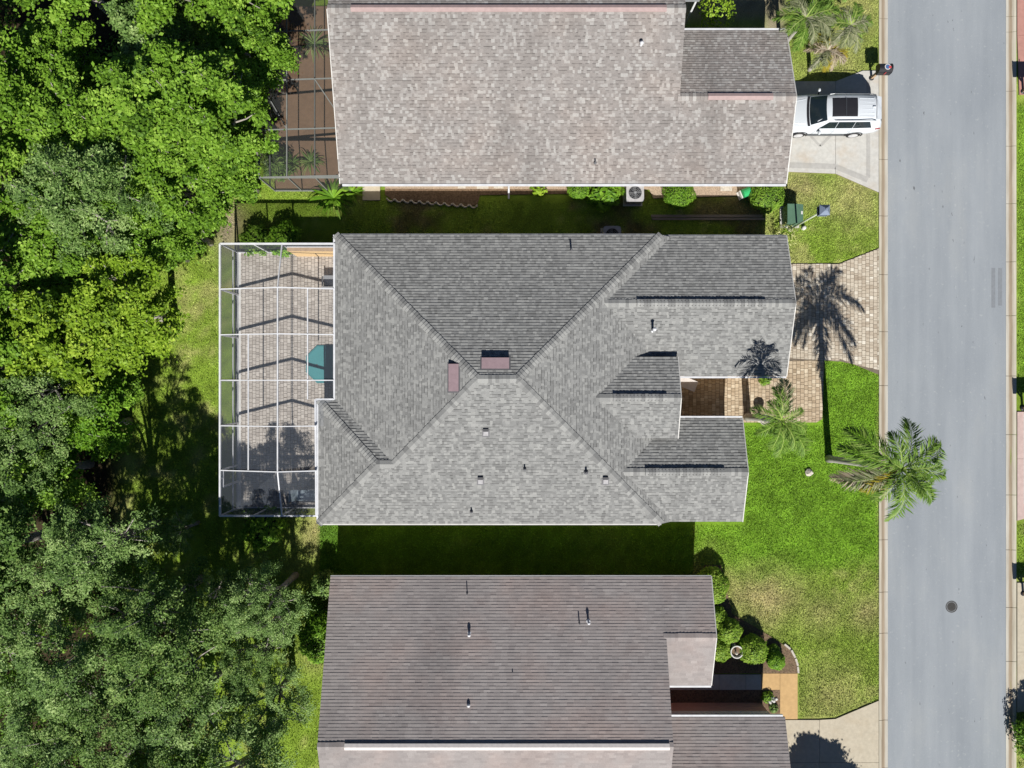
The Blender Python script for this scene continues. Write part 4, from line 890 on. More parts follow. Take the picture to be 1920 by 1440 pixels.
TL = [
 ('A', 5, 70, 8, .8, 'leaf_green', 'green tree in the top left corner of the picture'),
 ('B', 225, -5, 8, .75, 'leaf_grey', 'pale grey green tree at the top edge, second from the corner'),
 ('C', 417, 20, 8, .75, 'leaf_green', 'green tree at the top edge nearest the dark lanai screen'),
 ('A', 90, 215, 8, .95, 'leaf_green', 'green tree at the left edge below the corner tree'),
 ('C', 260, 170, 8, 1.05, 'leaf_green', 'broad green tree in the middle of the upper wood'),
 ('B', 374, 180, 7.5, .92, 'leaf_green', 'green tree whose crown reaches over the dark lanai screen'),
 ('A', 280, 305, 7.5, .88, 'leaf_green', 'green tree left of the sandy lawn strip'),
 ('C', 372, 270, 7, .78, 'leaf_green', 'smaller green tree at the lower corner of the dark lanai'),
 ('D', 115, 350, 8, 1.0, 'leaf_grey', 'grey green tree with bare twigs inside the upper wood'),
 ('B', 20, 420, 8, .9, 'leaf_green', 'green tree at the left edge above the yellow green crowns'),
 ('A', 198, 425, 7.5, .72, 'leaf_green', 'green tree just above the large yellow green crown'),
 ('F', 308, 415, 5, .8, 'leaf_green', 'low green tree at the edge of the sunny lawn'),
 ('A', 153, 565, 8, .9, 'leaf_yellow', 'large yellow green tree beside the shaded lawn'),
 ('C', 50, 620, 7.5, .95, 'leaf_yellow', 'yellow green tree at the left edge beside the large one'),
 ('D', 20, 770, 7, .85, 'leaf_grey', 'grey leaved tree at the left edge below the yellow crowns'),
 ('F', 130, 800, 5, 1.0, 'leaf_bright', 'low bright green tree below the yellow green crowns'),
 ('F', 175, 740, 4, .7, 'leaf_green', 'small dark green tree at the edge of the shaded lawn'),
 ('F', 60, 890, 4.5, 1.1, 'leaf_green', 'low dark tree at the left edge halfway down the wood'),
 ('E', 110, 1050, 8, .95, 'leaf_grey', 'feathery pale grey green tree in the lower wood'),
 ('D', 10, 1120, 7, .9, 'leaf_grey', 'grey green tree at the left edge of the lower wood'),
 ('E', 240, 1170, 7, .85, 'leaf_olive', 'dark olive tree right of the feathery pale tree'),
 ('E', 280, 1020, 5.0, .42, 'leaf_grey', 'slender grey green tree on the shaded lawn below the enclosure'),
 ('D', 320, 1200, 8, .72, 'leaf_olive', 'olive tree with white twigs left of the lower house'),
 ('D', 260, 1270, 8, .95, 'leaf_olive', 'dark olive tree in the middle of the lower wood'),
 ('E', 90, 1280, 7.5, 1.0, 'leaf_grey', 'grey green tree at the left of the lower wood'),
 ('D', 428, 1190, 8.8, .66, 'leaf_grey', 'grey green tree nearest the sunlit strip by the lower house', 1.3),
 ('E', 415, 1300, 8, .62, 'leaf_olive', 'olive tree between the sunlit strip and the bottom trees', 1.2),
 ('E', 285, 1390, 8, .95, 'leaf_grey', 'broad grey green tree at the bottom edge of the wood'),
 ('D', 445, 1395, 7.5, .7, 'leaf_grey', 'grey green tree at the bottom edge beside the lower roof'),
 ('D', 165, 1400, 7.5, .9, 'leaf_olive', 'olive tree at the bottom edge left of the broad one'),
 ('E', 20, 1405, 7.5, .9, 'leaf_grey', 'grey green tree in the bottom left corner of the picture'),
]
for i, (k, px, py, zt, s, mt, lb, *zx) in enumerate(TL): put_tree(k, px, py, zt, s, mt, lb, rz=(i * 2.399) % 6.28, zs=(zx[0] if zx else 1.0 + 0.08 * ((i % 3) - 1)))
for px, py, k, mt, lb in ((-110, 150, 'A', 'leaf_green', 'green tree cut off by the left edge near the top'), (-110, 330, 'C', 'leaf_green', 'green tree cut off by the left edge above the yellow crowns'), (-105, 520, 'B', 'leaf_green', 'green tree cut off by the left edge beside the yellow crowns'),
        (-110, 700, 'A', 'leaf_green', 'green tree cut off by the left edge halfway down'), (-105, 900, 'D', 'leaf_grey', 'grey tree cut off by the left edge below the middle'), (-105, 1060, 'A', 'leaf_olive', 'olive tree cut off by the left edge of the lower wood'), (-105, 1240, 'D', 'leaf_grey', 'grey tree cut off by the left edge near the bottom'),
        (60, -110, 'B', 'leaf_green', 'green tree cut off by the top edge at the left corner'), (300, -100, 'A', 'leaf_green', 'green tree cut off by the top edge in the middle of the wood'), (430, -120, 'C', 'leaf_green', 'green tree cut off by the top edge above the lanai'),
        (100, 1540, 'D', 'leaf_grey', 'grey tree cut off by the bottom edge at the left'), (260, 1540, 'E', 'leaf_olive', 'olive tree cut off by the bottom edge'), (395, 1530, 'D', 'leaf_grey', 'grey tree cut off by the bottom edge near the lower roof')):
    put_tree(k, px, py, 7.5, 1.0, mt, lb, rz=px * .37 + py)
put_tree('G', 2000, 2000, 0, 1.0, 'leaf_green', 'leafy street tree whose shadow falls on the lower concrete drive', rz=.4, zs=1.0, group='street trees').location = (16.15, -25.0, -.03)
put_tree('F', 2000, 2000, 0, 1.0, 'leaf_green', 'leafy street tree shading the far kerb at the lower right', rz=1.4, group='street trees').location = (28.4, -20.6, -.03)

# low undergrowth of the wood: one uncountable mass
rng = np.random.default_rng(77); q = rng.uniform((-60, -40), (420, 1480), (5200, 2))
lim = np.interp(q[:, 1], [0, 330, 430, 560, 700, 960, 1100, 1480], [500, 440, 330, 290, 230, 235, 330, 520]); q = q[(q[:, 0] < lim) & (fbm(q[:, 0], q[:, 1], 120, 4) > .42)]
C = np.repeat(np.stack([(q[:, 0] - 960) / 36, (720 - q[:, 1]) / 36, rng.uniform(.15, .9, len(q))], 1), 14, 0); C = C + rng.normal(0, 1, C.shape) * np.array([.22, .22, .12]); C[:, 2] = np.maximum(C[:, 2], 0)
ug = big_mesh('undergrowth', leaves(rng, C, .17, .09), np.arange(len(C) * 4), 4, 'leaf_green', tone=np.clip(rng.normal(.35, .2, len(C)), 0, 1)); ug['kind'] = 'stuff'; tag(ug, 'low dark undergrowth covering the floor of the wood', 'undergrowth')

def shrub(name, px, py, zt, r, h, mat, label, n=2200, L=.11, Wd=.065, seed=0, lump=.1, group=None, core=True, rz=0, sy=1.0, cat='shrub'):
    """leafy mound: leaves on a bumpy shell round a dark twiggy middle"""
    rng = np.random.default_rng(seed + 100); x, y, _ = W(px, py, zt)
    t = thing(name, (x, y, -.02), label, cat, group, rz)
    u = rng.normal(0, 1, (n, 3)); u[:, 2] = np.abs(u[:, 2]) * 1.1 - .25; u /= np.linalg.norm(u, axis=1)[:, None]
    f = 1 + lump * np.sin(u[:, 0] * 5 + seed) * np.cos(u[:, 1] * 6 + seed * 2) + rng.normal(0, lump * .35, n)
    C = u * f[:, None] * np.array([r, r * sy, h * .55]) + np.array([0, 0, h * .5]); C[:, 2] = np.maximum(C[:, 2], .03)
    v = leaves(rng, C, L, Wd, out=u); tone = np.clip(.5 + rng.normal(0, .2, n) + .12 * np.sin(u[:, 0] * 7 + seed), 0, 1)
    big_mesh('foliage', v, np.arange(n * 4), 4, mat, t, tone=tone)
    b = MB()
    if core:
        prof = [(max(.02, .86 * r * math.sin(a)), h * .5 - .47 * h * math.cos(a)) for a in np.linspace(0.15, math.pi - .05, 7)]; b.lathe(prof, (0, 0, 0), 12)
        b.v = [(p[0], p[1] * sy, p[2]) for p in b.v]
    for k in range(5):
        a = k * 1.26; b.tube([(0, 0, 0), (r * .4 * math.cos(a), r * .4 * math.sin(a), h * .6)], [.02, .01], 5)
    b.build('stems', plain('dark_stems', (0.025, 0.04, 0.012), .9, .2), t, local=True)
    return t
# clipped bushes in front of the lower house
shrub('bush', 1338, 1103, 1.0, .86, 1.1, 'leaf_shrub', 'tall clipped bush at the upper front corner of the lower house', 3600, seed=1, lump=.09, sy=1.1)
shrub('bush', 1345, 1160, .6, .55, .7, 'leaf_shrub', 'low bush between the corner bush and the round bushes', 1500, seed=2)
shrub('bush', 1372, 1188, 1.0, .62, 1.05, 'leaf_shrub', 'round clipped bush above the white urn', 2400, seed=3, lump=.09)
shrub('bush', 1352, 1222, .8, .66, .85, 'leaf_shrub', 'round clipped bush left of the white urn, against the house', 2400, seed=4, lump=.09)
shrub('bush', 1417, 1224, 1.0, .72, 1.05, 'leaf_shrub', 'round clipped bush right of the white urn', 2800, seed=5, lump=.09)
shrub('bush', 1459, 1243, .7, .45, .75, 'leaf_bright', 'small round bush at the corner of the tan walk', 1300, seed=6, lump=.08)
shrub('bush', 1453, 1222, .4, .3, .4, 'leaf_green', 'little green plant just above the small round bush', 500, seed=7)
# side yard plants
shrub('bush', 1085, 353, .6, .55, .8, 'leaf_bright', 'rounded bright bush left of the leafy plant by the upper house', 1500, L=.12, Wd=.03, seed=8)
shrub('leafy_plant', 1136, 360, .5, .8, .7, 'leaf_bright', 'big leaved plant left of the upper air conditioner', 420, L=.36, Wd=.16, seed=9, lump=.2, cat='plant')
shrub('bush', 1275, 360, .7, .8, .9, 'leaf_bright', 'rounded bright bush right of the upper air conditioner', 2600, L=.13, Wd=.03, seed=10)
shrub('bush', 1442, 362, .8, .85, 1.0, 'leaf_green', 'dense green bush at the lower right corner of the upper roof', 2600, L=.13, Wd=.04, seed=11)
shrub('leafy_plant', 1010, 353, .3, .35, .45, 'leaf_yellow', 'small yellow green plant against the upper house wall', 160, L=.2, Wd=.1, seed=12, lump=.25, core=False, cat='plant')
shrub('leafy_plant', 530, 447, .7, .8, 1.0, 'leaf_bright', 'bright leafy bush outside the top of the white enclosure', 1500, L=.17, Wd=.1, seed=13, lump=.2, cat='plant')
shrub('leafy_plant', 478, 449, .6, .75, .9, 'leaf_green', 'darker leafy bush outside the upper left corner of the enclosure', 1300, L=.16, Wd=.09, seed=14, lump=.2, cat='plant')
shrub('leafy_plant', 492, 992, .6, .95, .9, 'leaf_bright', 'bright leafy bush below the bottom edge of the white enclosure', 1500, L=.2, Wd=.12, seed=15, lump=.25, cat='plant')
shrub('bush', 590, 1200, 2.0, .95, 2.3, 'leaf_bright', 'tall bush against the left wall of the lower house', 3600, L=.13, Wd=.08, seed=16, lump=.15, sy=1.35)
shrub('bush', 606, 1100, 1.2, .6, 1.5, 'leaf_olive', 'shaded dark bush at the upper left corner of the lower house', 1500, L=.13, Wd=.08, seed=17, lump=.2)
shrub('bush', 1350, 8, 1.7, .75, 2.0, 'leaf_yellow', 'yellow green shrub beside the white porch canopy', 900, L=.12, Wd=.08, seed=18, lump=.3, core=False)
shrub('vine', 1478, 437, .9, .55, .9, 'flower', 'pale flowering vine round the foot of the lamp post', 320, L=.12, Wd=.06, seed=19, lump=.3, core=False, cat='plant')
shrub('potted_plant', 1436, 712, .4, .28, .5, 'leaf_green', 'small green plant peeping out under the garage eave', 150, L=.22, Wd=.06, seed=20, lump=.2, cat='plant')
shrub('leafy_plant', 1440, 1308, .2, .3, .3, 'leaf_green', 'small green plant in the mulch bed by the tan walk', 260, L=.11, Wd=.06, seed=21, cat='plant')
shrub('leafy_plant', 1452, 1330, .25, .22, .3, 'leaf_grey', 'grey leaved plant at the lower end of the mulch bed', 140, L=.12, Wd=.06, seed=22, cat='plant')
shrub('flowering_plant', 1448, 1315, .3, .2, .3, 'white_paint', 'white flowering plant in the mulch bed by the tan walk', 50, L=.11, Wd=.08, seed=23, core=False, cat='plant')
shrub('bush', 1960, 1390, 1.2, 1.1, 1.5, 'leaf_bright', 'green bush beyond the far kerb at the lower right', 2400, L=.14, Wd=.08, seed=24, lump=.2)
shrub('leafy_plant', 515, 305, .6, .8, .8, 'leaf_olive', 'dark plant inside the lower left corner of the dark lanai', 700, L=.3, Wd=.06, seed=25, lump=.2, cat='plant')
shrub('leafy_plant', 1322, 722, .0, .01, .02, 'leaf_green', 'x', 1, seed=3) if False else None
def spiky(name, px, py, zt, n, L, label, mat, seed, wide=.07, rise=.5, base=0.0):
    rng = random.Random(seed); x, y, _ = W(px, py, zt); t = thing(name, (x, y, -.02), label, 'plant')
    for k in range(n):
        a = k * 2.4 + rng.uniform(-.2, .2); l = L * rng.uniform(.6, 1.1); up = rise * rng.uniform(.3, 1.3); b = MB(); pts = []
        for i in range(6):
            s = i / 5; w = wide * math.sin(math.pi * (0.12 + .86 * s)); r = l * s; z = up * l * (s * 1.6 - 1.5 * s * s) + .05 + base
            pts.append((r, w, z))
        for i in range(5):
            (r0, w0, z0), (r1, w1, z1) = pts[i], pts[i + 1]; q = []
            for r_, w_, z_ in ((r0, -w0, z0), (r0, w0, z0), (r1, w1, z1), (r1, -w1, z1)): q.append((r_ * math.cos(a) - w_ * math.sin(a), r_ * math.sin(a) + w_ * math.cos(a), z_))
            b.add(q, [(0, 1, 2, 3)])
        o = b.build('leaf', mat, t, local=True, fix=False)
        at = o.data.attributes.new('tone', 'FLOAT', 'FACE'); tv = rng.uniform(.25, .95); at.data.foreach_set('value', [tv] * len(o.data.polygons))
    return t
spiky('bromeliad_plant', 622, 368, .4, 34, 1.25, 'large strap leaved plant at the lower left corner of the upper roof', 'leaf_bright', 1, .06, .6)
spiky('bromeliad_plant', 655, 358, .4, 16, .7, 'smaller strap leaved plant under the upper roof corner', 'leaf_bright', 2, .06, .7)
spiky('strap_plant', 580, 300, .3, 52, .85, 'dark strap leaved plant at the lower edge inside the lanai', 'leaf_olive', 3, .022, .6)
spiky('strap_plant', 545, 305, .3, 40, .7, 'second strap leaved plant beside the lanai screen wall', 'leaf_olive', 4, .022, .6)
spiky('strap_plant', 585, 75, .5, 48, 1.0, 'pale strap leaved plant at the upper end of the lanai', 'leaf_grey', 5, .022, .7)

# ------------------------------------------------------------------ palms
def frond(seed, L, rise, droop, n=46, ll=.55, twist=0.0, wid=.028):
    rng = np.random.default_rng(seed); V = []; T = []
    s = np.linspace(.10, 1, n)
    def P(t): return np.array([L * t * (1 - .12 * t * t), .12 * L * twist * t * t, rise * t - droop * t * t])
    for t in s:
        p = P(t); tg = P(min(1, t + .02)) - P(t - .02); tg /= np.linalg.norm(tg)
        for sgn in (-1, 1):
            ang = R(rng.uniform(46, 66)) * (1 - .45 * t); l = ll * (math.sin(math.pi * (.16 + .8 * t)) ** .7) * rng.uniform(.75, 1.1)
            d = tg * math.cos(ang) + np.array([0, sgn, 0]) * math.sin(ang); d[2] += rng.uniform(-.5, .45); d /= np.linalg.norm(d)
            e = p + d * l; e[2] -= l * .25 * rng.uniform(.4, 1.3); m = p + d * l * .45; w = np.cross(d, [0, 0, 1]); w /= np.linalg.norm(w) + 1e-9; w = w * wid * rng.uniform(.7, 1.2)
            V += [p, m + w, e, m - w]; T.append(min(1, max(0, rng.normal(.5, .2))))
    n_l = len(T)
    pts = [P(t) for t in np.linspace(0, 1, 9)]
    for i in range(8):
        w0 = .035 * (1 - i / 9); w1 = .035 * (1 - (i + 1) / 9); V += [pts[i] + [0, -w0, .01], pts[i + 1] + [0, -w1, .01], pts[i + 1] + [0, w1, .01], pts[i] + [0, w0, .01]]; T.append(.95)
    return np.array(V), np.array(T)
def palm(name, base, top, r, label, fr, group=None, boot=True, shaft=None):
    """fr: list of (azimuth deg, length, rise, droop, material)"""
    t = thing(name, (base[0], base[1], -.03), label, 'palm', group); d = Vector(top) - Vector((base[0], base[1], 0)); b = MB()
    b.tube([(0, 0, -.1), d * .08 + Vector((0, 0, 0)), d * .5, d], [r * 1.5, r * 1.12, r, r * .82], 12); b.build('trunk', 'palm_trunk', t, local=True, smooth=True, fix=False)
    if boot: MB().tube([d * .84, d * .92, d * .97, d * .99], [r * .95, r * 1.3, r * 1.1, r * .4], 10).build('boot', 'palm_boot', t, local=True, smooth=True, fix=False)
    for i, (az, L, ri, dr, mt) in enumerate(fr):
        v, T = frond(seed=i + int(L * 100), L=L, rise=ri, droop=dr, ll=.28 * L + .10, n=int(20 + 17 * L), twist=random.uniform(-1, 1), wid=.012 + .0055 * L)
        o = big_mesh('frond', v, np.arange(len(v)), 4, mt, t, tone=T); o.location = d; o.rotation_euler = (0, 0, R(az))
    return t
def az(dx, dy): return math.degrees(math.atan2(-dy, dx))
tops = W(1690, 880, 6.9)
fr = [(az(25, -90), 2.5, 1.5, 2.3, 'frond'), (az(92, -45), 2.7, 1.3, 2.2, 'frond'), (az(78, 38), 2.3, 1.0, 2.0, 'frond'), (az(14, 100), 2.7, 1.1, 2.2, 'frond'), (az(-130, -50), 2.75, 1.1, 1.9, 'frond'),
      (az(-90, -72), 2.9, 1.4, 2.2, 'frond'), (az(-115, 46), 2.6, .4, 2.0, 'frond_dry'), (az(-55, 42), 1.9, .8, 1.6, 'frond_yellow'), (az(50, -70), 2.0, 2.2, 1.7, 'frond'), (az(60, 70), 1.9, 2.2, 1.8, 'frond'),
      (az(-30, -60), 1.9, 2.2, 1.9, 'frond'), (az(100, 0), 1.7, 2.4, 1.8, 'frond'), (az(-95, 38), 2.4, .8, 2.1, 'frond_silver'), (az(-20, 60), 1.5, 2.0, 1.6, 'frond'), (az(75, 48), 2.4, .5, 1.9, 'frond'), (az(-60, -20), 1.2, 2.4, 1.4, 'frond'), (az(10, 40), 1.1, 2.5, 1.3, 'frond'), (az(40, -10), 1.1, 2.6, 1.3, 'frond'), (az(-40, 60), 1.9, 1.3, 1.9, 'frond')]
palm('palm_tree', G(1554, 860), tops, .155, 'tall palm leaning its crown over the kerb and road', fr)
tops = W(1466, 787, 4.75)
fr = [(az(10, -82), 2.1, .9, 1.4, 'frond_silver'), (az(-8, -70), 1.7, 1.5, 1.4, 'frond'), (az(-45, -12), 1.5, 1.2, 1.6, 'frond'), (az(-38, 22), 1.4, 1.0, 1.5, 'frond'), (az(5, 75), 2.0, 1.0, 1.6, 'frond'), (az(65, 65), 2.4, .8, 1.5, 'frond'),
      (az(30, 10), 1.3, 1.6, 1.5, 'frond'), (az(40, -30), 1.0, 1.8, 1.3, 'frond'), (az(-20, 50), 1.6, 1.4, 1.6, 'frond'), (az(35, 60), 1.7, 1.4, 1.6, 'frond'), (az(-30, -40), 1.2, 1.6, 1.4, 'frond')]
palm('palm_tree', G(1401, 782), tops, .17, 'palm standing between the front gable and the paver walk', fr, boot=False)
def bushy_palm(px, py, z, r, n, label, mats, seed, L):
    rg = random.Random(seed); top = W(px, py, z); bx, by = top[0], top[1]
    fr = [(i * 137.5 + rg.uniform(-15, 15), L * rg.uniform(.75, 1.1), L * rg.uniform(.25, .9), L * rg.uniform(.55, .95), rg.choice(mats)) for i in range(n)]
    return palm('palm_tree', (bx, by), (bx, by, z), r, label, fr, boot=False)
bushy_palm(1512, 32, 3.3, .1, 17, 'green feathery palm at the top edge beside the upper garage', ['frond', 'frond', 'frond', 'frond_silver'], 1, 1.45)
bushy_palm(1596, 46, 3.0, .1, 15, 'green feathery palm near the kerb at the top edge', ['frond', 'frond', 'frond_silver', 'frond_silver'], 2, 1.3)
bushy_palm(1553, 93, 2.2, .1, 15, 'half dry palm with orange yellow fronds above the parked car', ['frond_dry', 'frond_silver', 'frond_silver', 'frond_yellow', 'frond_dry'], 3, 1.1)
bushy_palm(1560, -40, 3.4, .1, 14, 'feathery palm cut off by the top edge of the picture', ['frond', 'frond'], 4, 1.4)

# ------------------------------------------------------------------ parked car
car = thing('car', (13.72, 13.75, 0.05), 'white sport utility car with black glass sunroof on the concrete drive', 'car')
ST = [  # station x : (y,z) from sill to roof centre
 (0.00, [(.50, .35), (.60, .55), (.60, .72), (.55, .80), (.48, .84), (.28, .87), (0, .88)]),
 (0.12, [(.72, .30), (.80, .52), (.80, .76), (.74, .86), (.62, .90), (.34, .93), (0, .94)]),
 (0.45, [(.84, .28), (.91, .55), (.90, .84), (.82, .95), (.66, .99), (.36, 1.02), (0, 1.03)]),
 (1.15, [(.86, .27), (.94, .58), (.93, .92), (.86, 1.03), (.72, 1.08), (.40, 1.12), (0, 1.13)]),
 (1.32, [(.86, .27), (.94, .58), (.93, .93), (.87, 1.05), (.74, 1.14), (.42, 1.19), (0, 1.20)]),
 (1.98, [(.86, .27), (.94, .58), (.93, .94), (.88, 1.06), (.655, 1.56), (.40, 1.65), (0, 1.67)]),
 (2.60, [(.86, .27), (.945, .58), (.935, .95), (.88, 1.07), (.665, 1.62), (.40, 1.70), (0, 1.72)]),
 (3.60, [(.86, .27), (.945, .60), (.935, .97), (.88, 1.09), (.66, 1.61), (.40, 1.69), (0, 1.71)]),
 (4.40, [(.86, .30), (.94, .62), (.93, .99), (.86, 1.11), (.635, 1.56), (.39, 1.64), (0, 1.66)]),
 (4.68, [(.82, .34), (.90, .64), (.89, .99), (.82, 1.11), (.62, 1.45), (.38, 1.55), (0, 1.58)]),
 (4.92, [(.74, .36), (.84, .62), (.83, .90), (.76, 1.02), (.62, 1.10), (.36, 1.14), (0, 1.15)]),
 (5.00, [(.66, .40), (.74, .60), (.74, .80), (.68, .88), (.55, .93), (.32, .96), (0, .97)])]
def cpt(x, v, off=0.0):
    xs = [s[0] for s in ST]; i = max(0, min(len(ST) - 2, int(np.searchsorted(xs, x)) - 1)); t = (x - xs[i]) / (xs[i + 1] - xs[i])
    j = max(0, min(5, int(v))); w = v - j; g = lambda st: np.array(st[1][j]) * (1 - w) + np.array(st[1][j + 1]) * w
    p = g(ST[i]) * (1 - t) + g(ST[i + 1]) * t; return p
b = MB(); K = 13
for x, pr in ST:
    for y, z in pr: b.v.append((x, -y, z))
    for y, z in pr[-2::-1]: b.v.append((x, y, z))
for i in range(len(ST) - 1):
    for j in range(K - 1): b.f.append((i * K + j, (i + 1) * K + j, (i + 1) * K + j + 1, i * K + j + 1))
    b.f.append((i * K, i * K + K - 1, (i + 1) * K + K - 1, (i + 1) * K))
b.f.append(tuple(range(K))); b.f.append(tuple((len(ST) - 1) * K + j for j in range(K))[::-1])
body = b.build('body', 'car_paint', car, local=True)
for p in body.data.polygons: p.use_smooth = len(p.vertices) == 4
def patch(uv_rows, off, name, mat, parent=car, sides=(-1, 1)):
    """uv_rows: list of rows of (x,v) on the half body, raised by off"""
    for sg in sides:
        b = MB(); n = len(uv_rows[0])
        for row in uv_rows:
            for x, v in row:
                y, z = cpt(x, v); y1, z1 = cpt(x, min(6, v + .1)); y0, z0 = cpt(x, max(0, v - .1)); t = np.array([y1 - y0, z1 - z0]); t /= np.linalg.norm(t) + 1e-9
                nrm = np.array([-t[1], t[0]]) * -1; b.v.append((x, sg * (y + nrm[0] * off), z + abs(nrm[1]) * off))
        for i in range(len(uv_rows) - 1):
            for j in range(n - 1): b.f.append((i * n + j, i * n + j + 1, (i + 1) * n + j + 1, (i + 1) * n + j))
        b.build(name, mat, parent, local=True, smooth=False)
def full_patch(xs, v0, off, name, mat, parent=car, curve=0.0):
    b = MB(); vs_ = np.linspace(v0, 6, 6); n = 11
    for q, x in enumerate(xs):
        row = []
        for v in vs_:
            xx = x + curve * ((6 - v) / (6 - v0)) ** 2; y, z = cpt(xx, v); row.append((xx, y, z))
        for (xx, y, z) in row: b.v.append((xx, -y, z + off))
        for (xx, y, z) in row[-2::-1]: b.v.append((xx, y, z + off))
    for i in range(len(xs) - 1):
        for j in range(n - 1): b.f.append((i * n + j, (i + 1) * n + j, (i + 1) * n + j + 1, i * n + j + 1))
    return b.build(name, mat, parent, local=True, smooth=True)
ws = full_patch(np.linspace(1.27, 1.93, 5), 4.12, .012, 'windscreen', 'car_glass', curve=.07)
full_patch(np.linspace(1.14, 1.25, 3), 3.9, .010, 'cowl_panel', 'black_paint', curve=.07)
full_patch([4.72, 4.80, 4.88], 4.3, .012, 'rear_window', 'car_glass')
sr = full_patch(np.linspace(2.2, 3.45, 5), 4.75, .010, 'sunroof', 'black_paint')
MB().box((2.87, 0, 1.734), (.03, .9, .012)).build('sunroof_bar', 'chrome_dark', sr, local=True)
for x0, x1, xt0, xt1 in ((1.72, 2.56, 2.12, 2.56), (2.585, 3.42, 2.585, 3.42), (3.445, 4.38, 3.445, 4.15)):
    patch([[(x0, 3.12), ((x0 + x1) / 2, 3.12), (x1, 3.12)], [((x0 + xt0) / 2, 3.5), ((x0 + x1 + xt0 + xt1) / 4, 3.5), ((x1 + xt1) / 2, 3.5)], [(xt0, 3.88), ((xt0 + xt1) / 2, 3.88), (xt1, 3.88)]], .010, 'side_window', 'car_glass')
patch([[(4.62, 2.3), (4.93, 2.3)], [(4.62, 2.9), (4.9, 2.9)]], .014, 'tail_light', 'tail_red'); patch([[(.08, 2.4), (.45, 2.4)], [(.1, 3.0), (.5, 3.0)]], .014, 'headlight', 'lamp_clear')
for sg in (-1, 1):
    MB().tube([(2.1, sg * .66, 1.63), (2.3, sg * .665, 1.69), (4.2, sg * .65, 1.69), (4.4, sg * .635, 1.62)], .018, 6).build('roof_rail', 'chrome_dark', car, local=True)
    m_ = MB().lathe([(.02, -.09), (.09, -.06), (.1, .04), (.05, .09), (.01, .1)], (0, 0, 0), 10); m_.v = [(1.78 + p[0] * .7, sg * (1.07 + p[1] * 1.1), 1.12 + p[2]) for p in m_.v]; mo = m_.build('mirror', 'car_paint', car, local=True, smooth=True)
    MB().bar((1.75, sg * .88, 1.06), (1.78, sg * 1.0, 1.1), .05, .04).build('mirror_arm', 'black_paint', mo, local=True)
    for xd in (2.45, 3.32): MB().box((xd, sg * .955, .98), (.16, .025, .03)).build('door_handle', 'car_paint', car, local=True)
    for xw in (1.02, 3.84):
        tw = thing('x', (0, 0, 0), 'x', 'x'); bpy.data.objects.remove(tw)
        prof = [(.20, -.11), (.33, -.11), (.36, -.07), (.36, .07), (.33, .11), (.20, .11)]; q = MB().lathe(prof, (0, 0, 0), 24); q.v = [(xw + p[0], sg * (.845 + p[2]), .36 + p[1]) for p in q.v]
        w_ = q.build('wheel', 'tyre', car, local=True, smooth=False)
        q = MB()
        for k in range(5):
            a = k * 2 * math.pi / 5; q.bar((xw, sg * .955, .36), (xw + .2 * math.cos(a), sg * .958, .36 + .2 * math.sin(a)), .07, .03)
        q.build('rim_spokes', 'alloy', w_, local=True); q = MB().lathe([(.18, -.0), (.225, 0), (.225, .03), (.18, .03)], (0, 0, 0), 24); q.v = [(xw + p[0], sg * (.945 + p[2]), .36 + p[1]) for p in q.v]; q.build('rim', 'alloy', w_, local=True)
        q = MB().tube([(xw + .42 * math.cos(a), sg * .93, .36 + .42 * math.sin(a)) for a in np.linspace(-.2, math.pi + .2, 14)], .035, 6); q.build('wheel_arch', 'black_paint', car, local=True)
    MB().box((2.43, sg * .9, .30), (2.0, .08, .1)).build('sill_trim', 'chrome_dark', car, local=True)
for yy in (-.5, .5): MB().tube([(.35, yy * 1.05, cpt(.35, 4.5)[1] + .012), (.75, yy * 1.15, cpt(.75, 4.4)[1] + .012), (1.1, yy * 1.25, cpt(1.1, 4.3)[1] + .012)], .012, 5).build('bonnet_crease', 'car_paint', car, local=True)
for sg in (-1, 1):
    for xd in (1.62, 2.57, 3.43): MB().tube([(xd, sg * (cpt(xd, v)[0] + .001), cpt(xd, v)[1]) for v in (.3, 1.0, 2.0, 3.0)], .007, 4).build('door_gap', 'black_paint', car, local=True)
MB().box((4.41, 0, 1.668), (.015, 1.1, .012)).build('tailgate_gap', 'black_paint', car, local=True)
q = MB()
for yy in (-.45, -.27, -.09, .09, .27, .45): q.bar((3.55, yy, 1.708 - abs(yy) * .05), (4.3, yy, 1.672 - abs(yy) * .05), .03, .012)
q.build('roof_ribs', 'car_paint', car, local=True); q = MB().prism([(4.2, -.03), (4.36, -.015), (4.36, .015), (4.2, .03)], 1.66, 1.74); q.build('antenna_fin', 'car_paint', car, local=True)
MB().prism([(4.42, -.6), (4.68, -.55), (4.68, .55), (4.42, .6)], lambda x, y: 1.61 - (x - 4.42) * .1, lambda x, y: 1.655 - (x - 4.42) * .15 - abs(y) * .06).build('spoiler', 'car_paint', car, local=True)

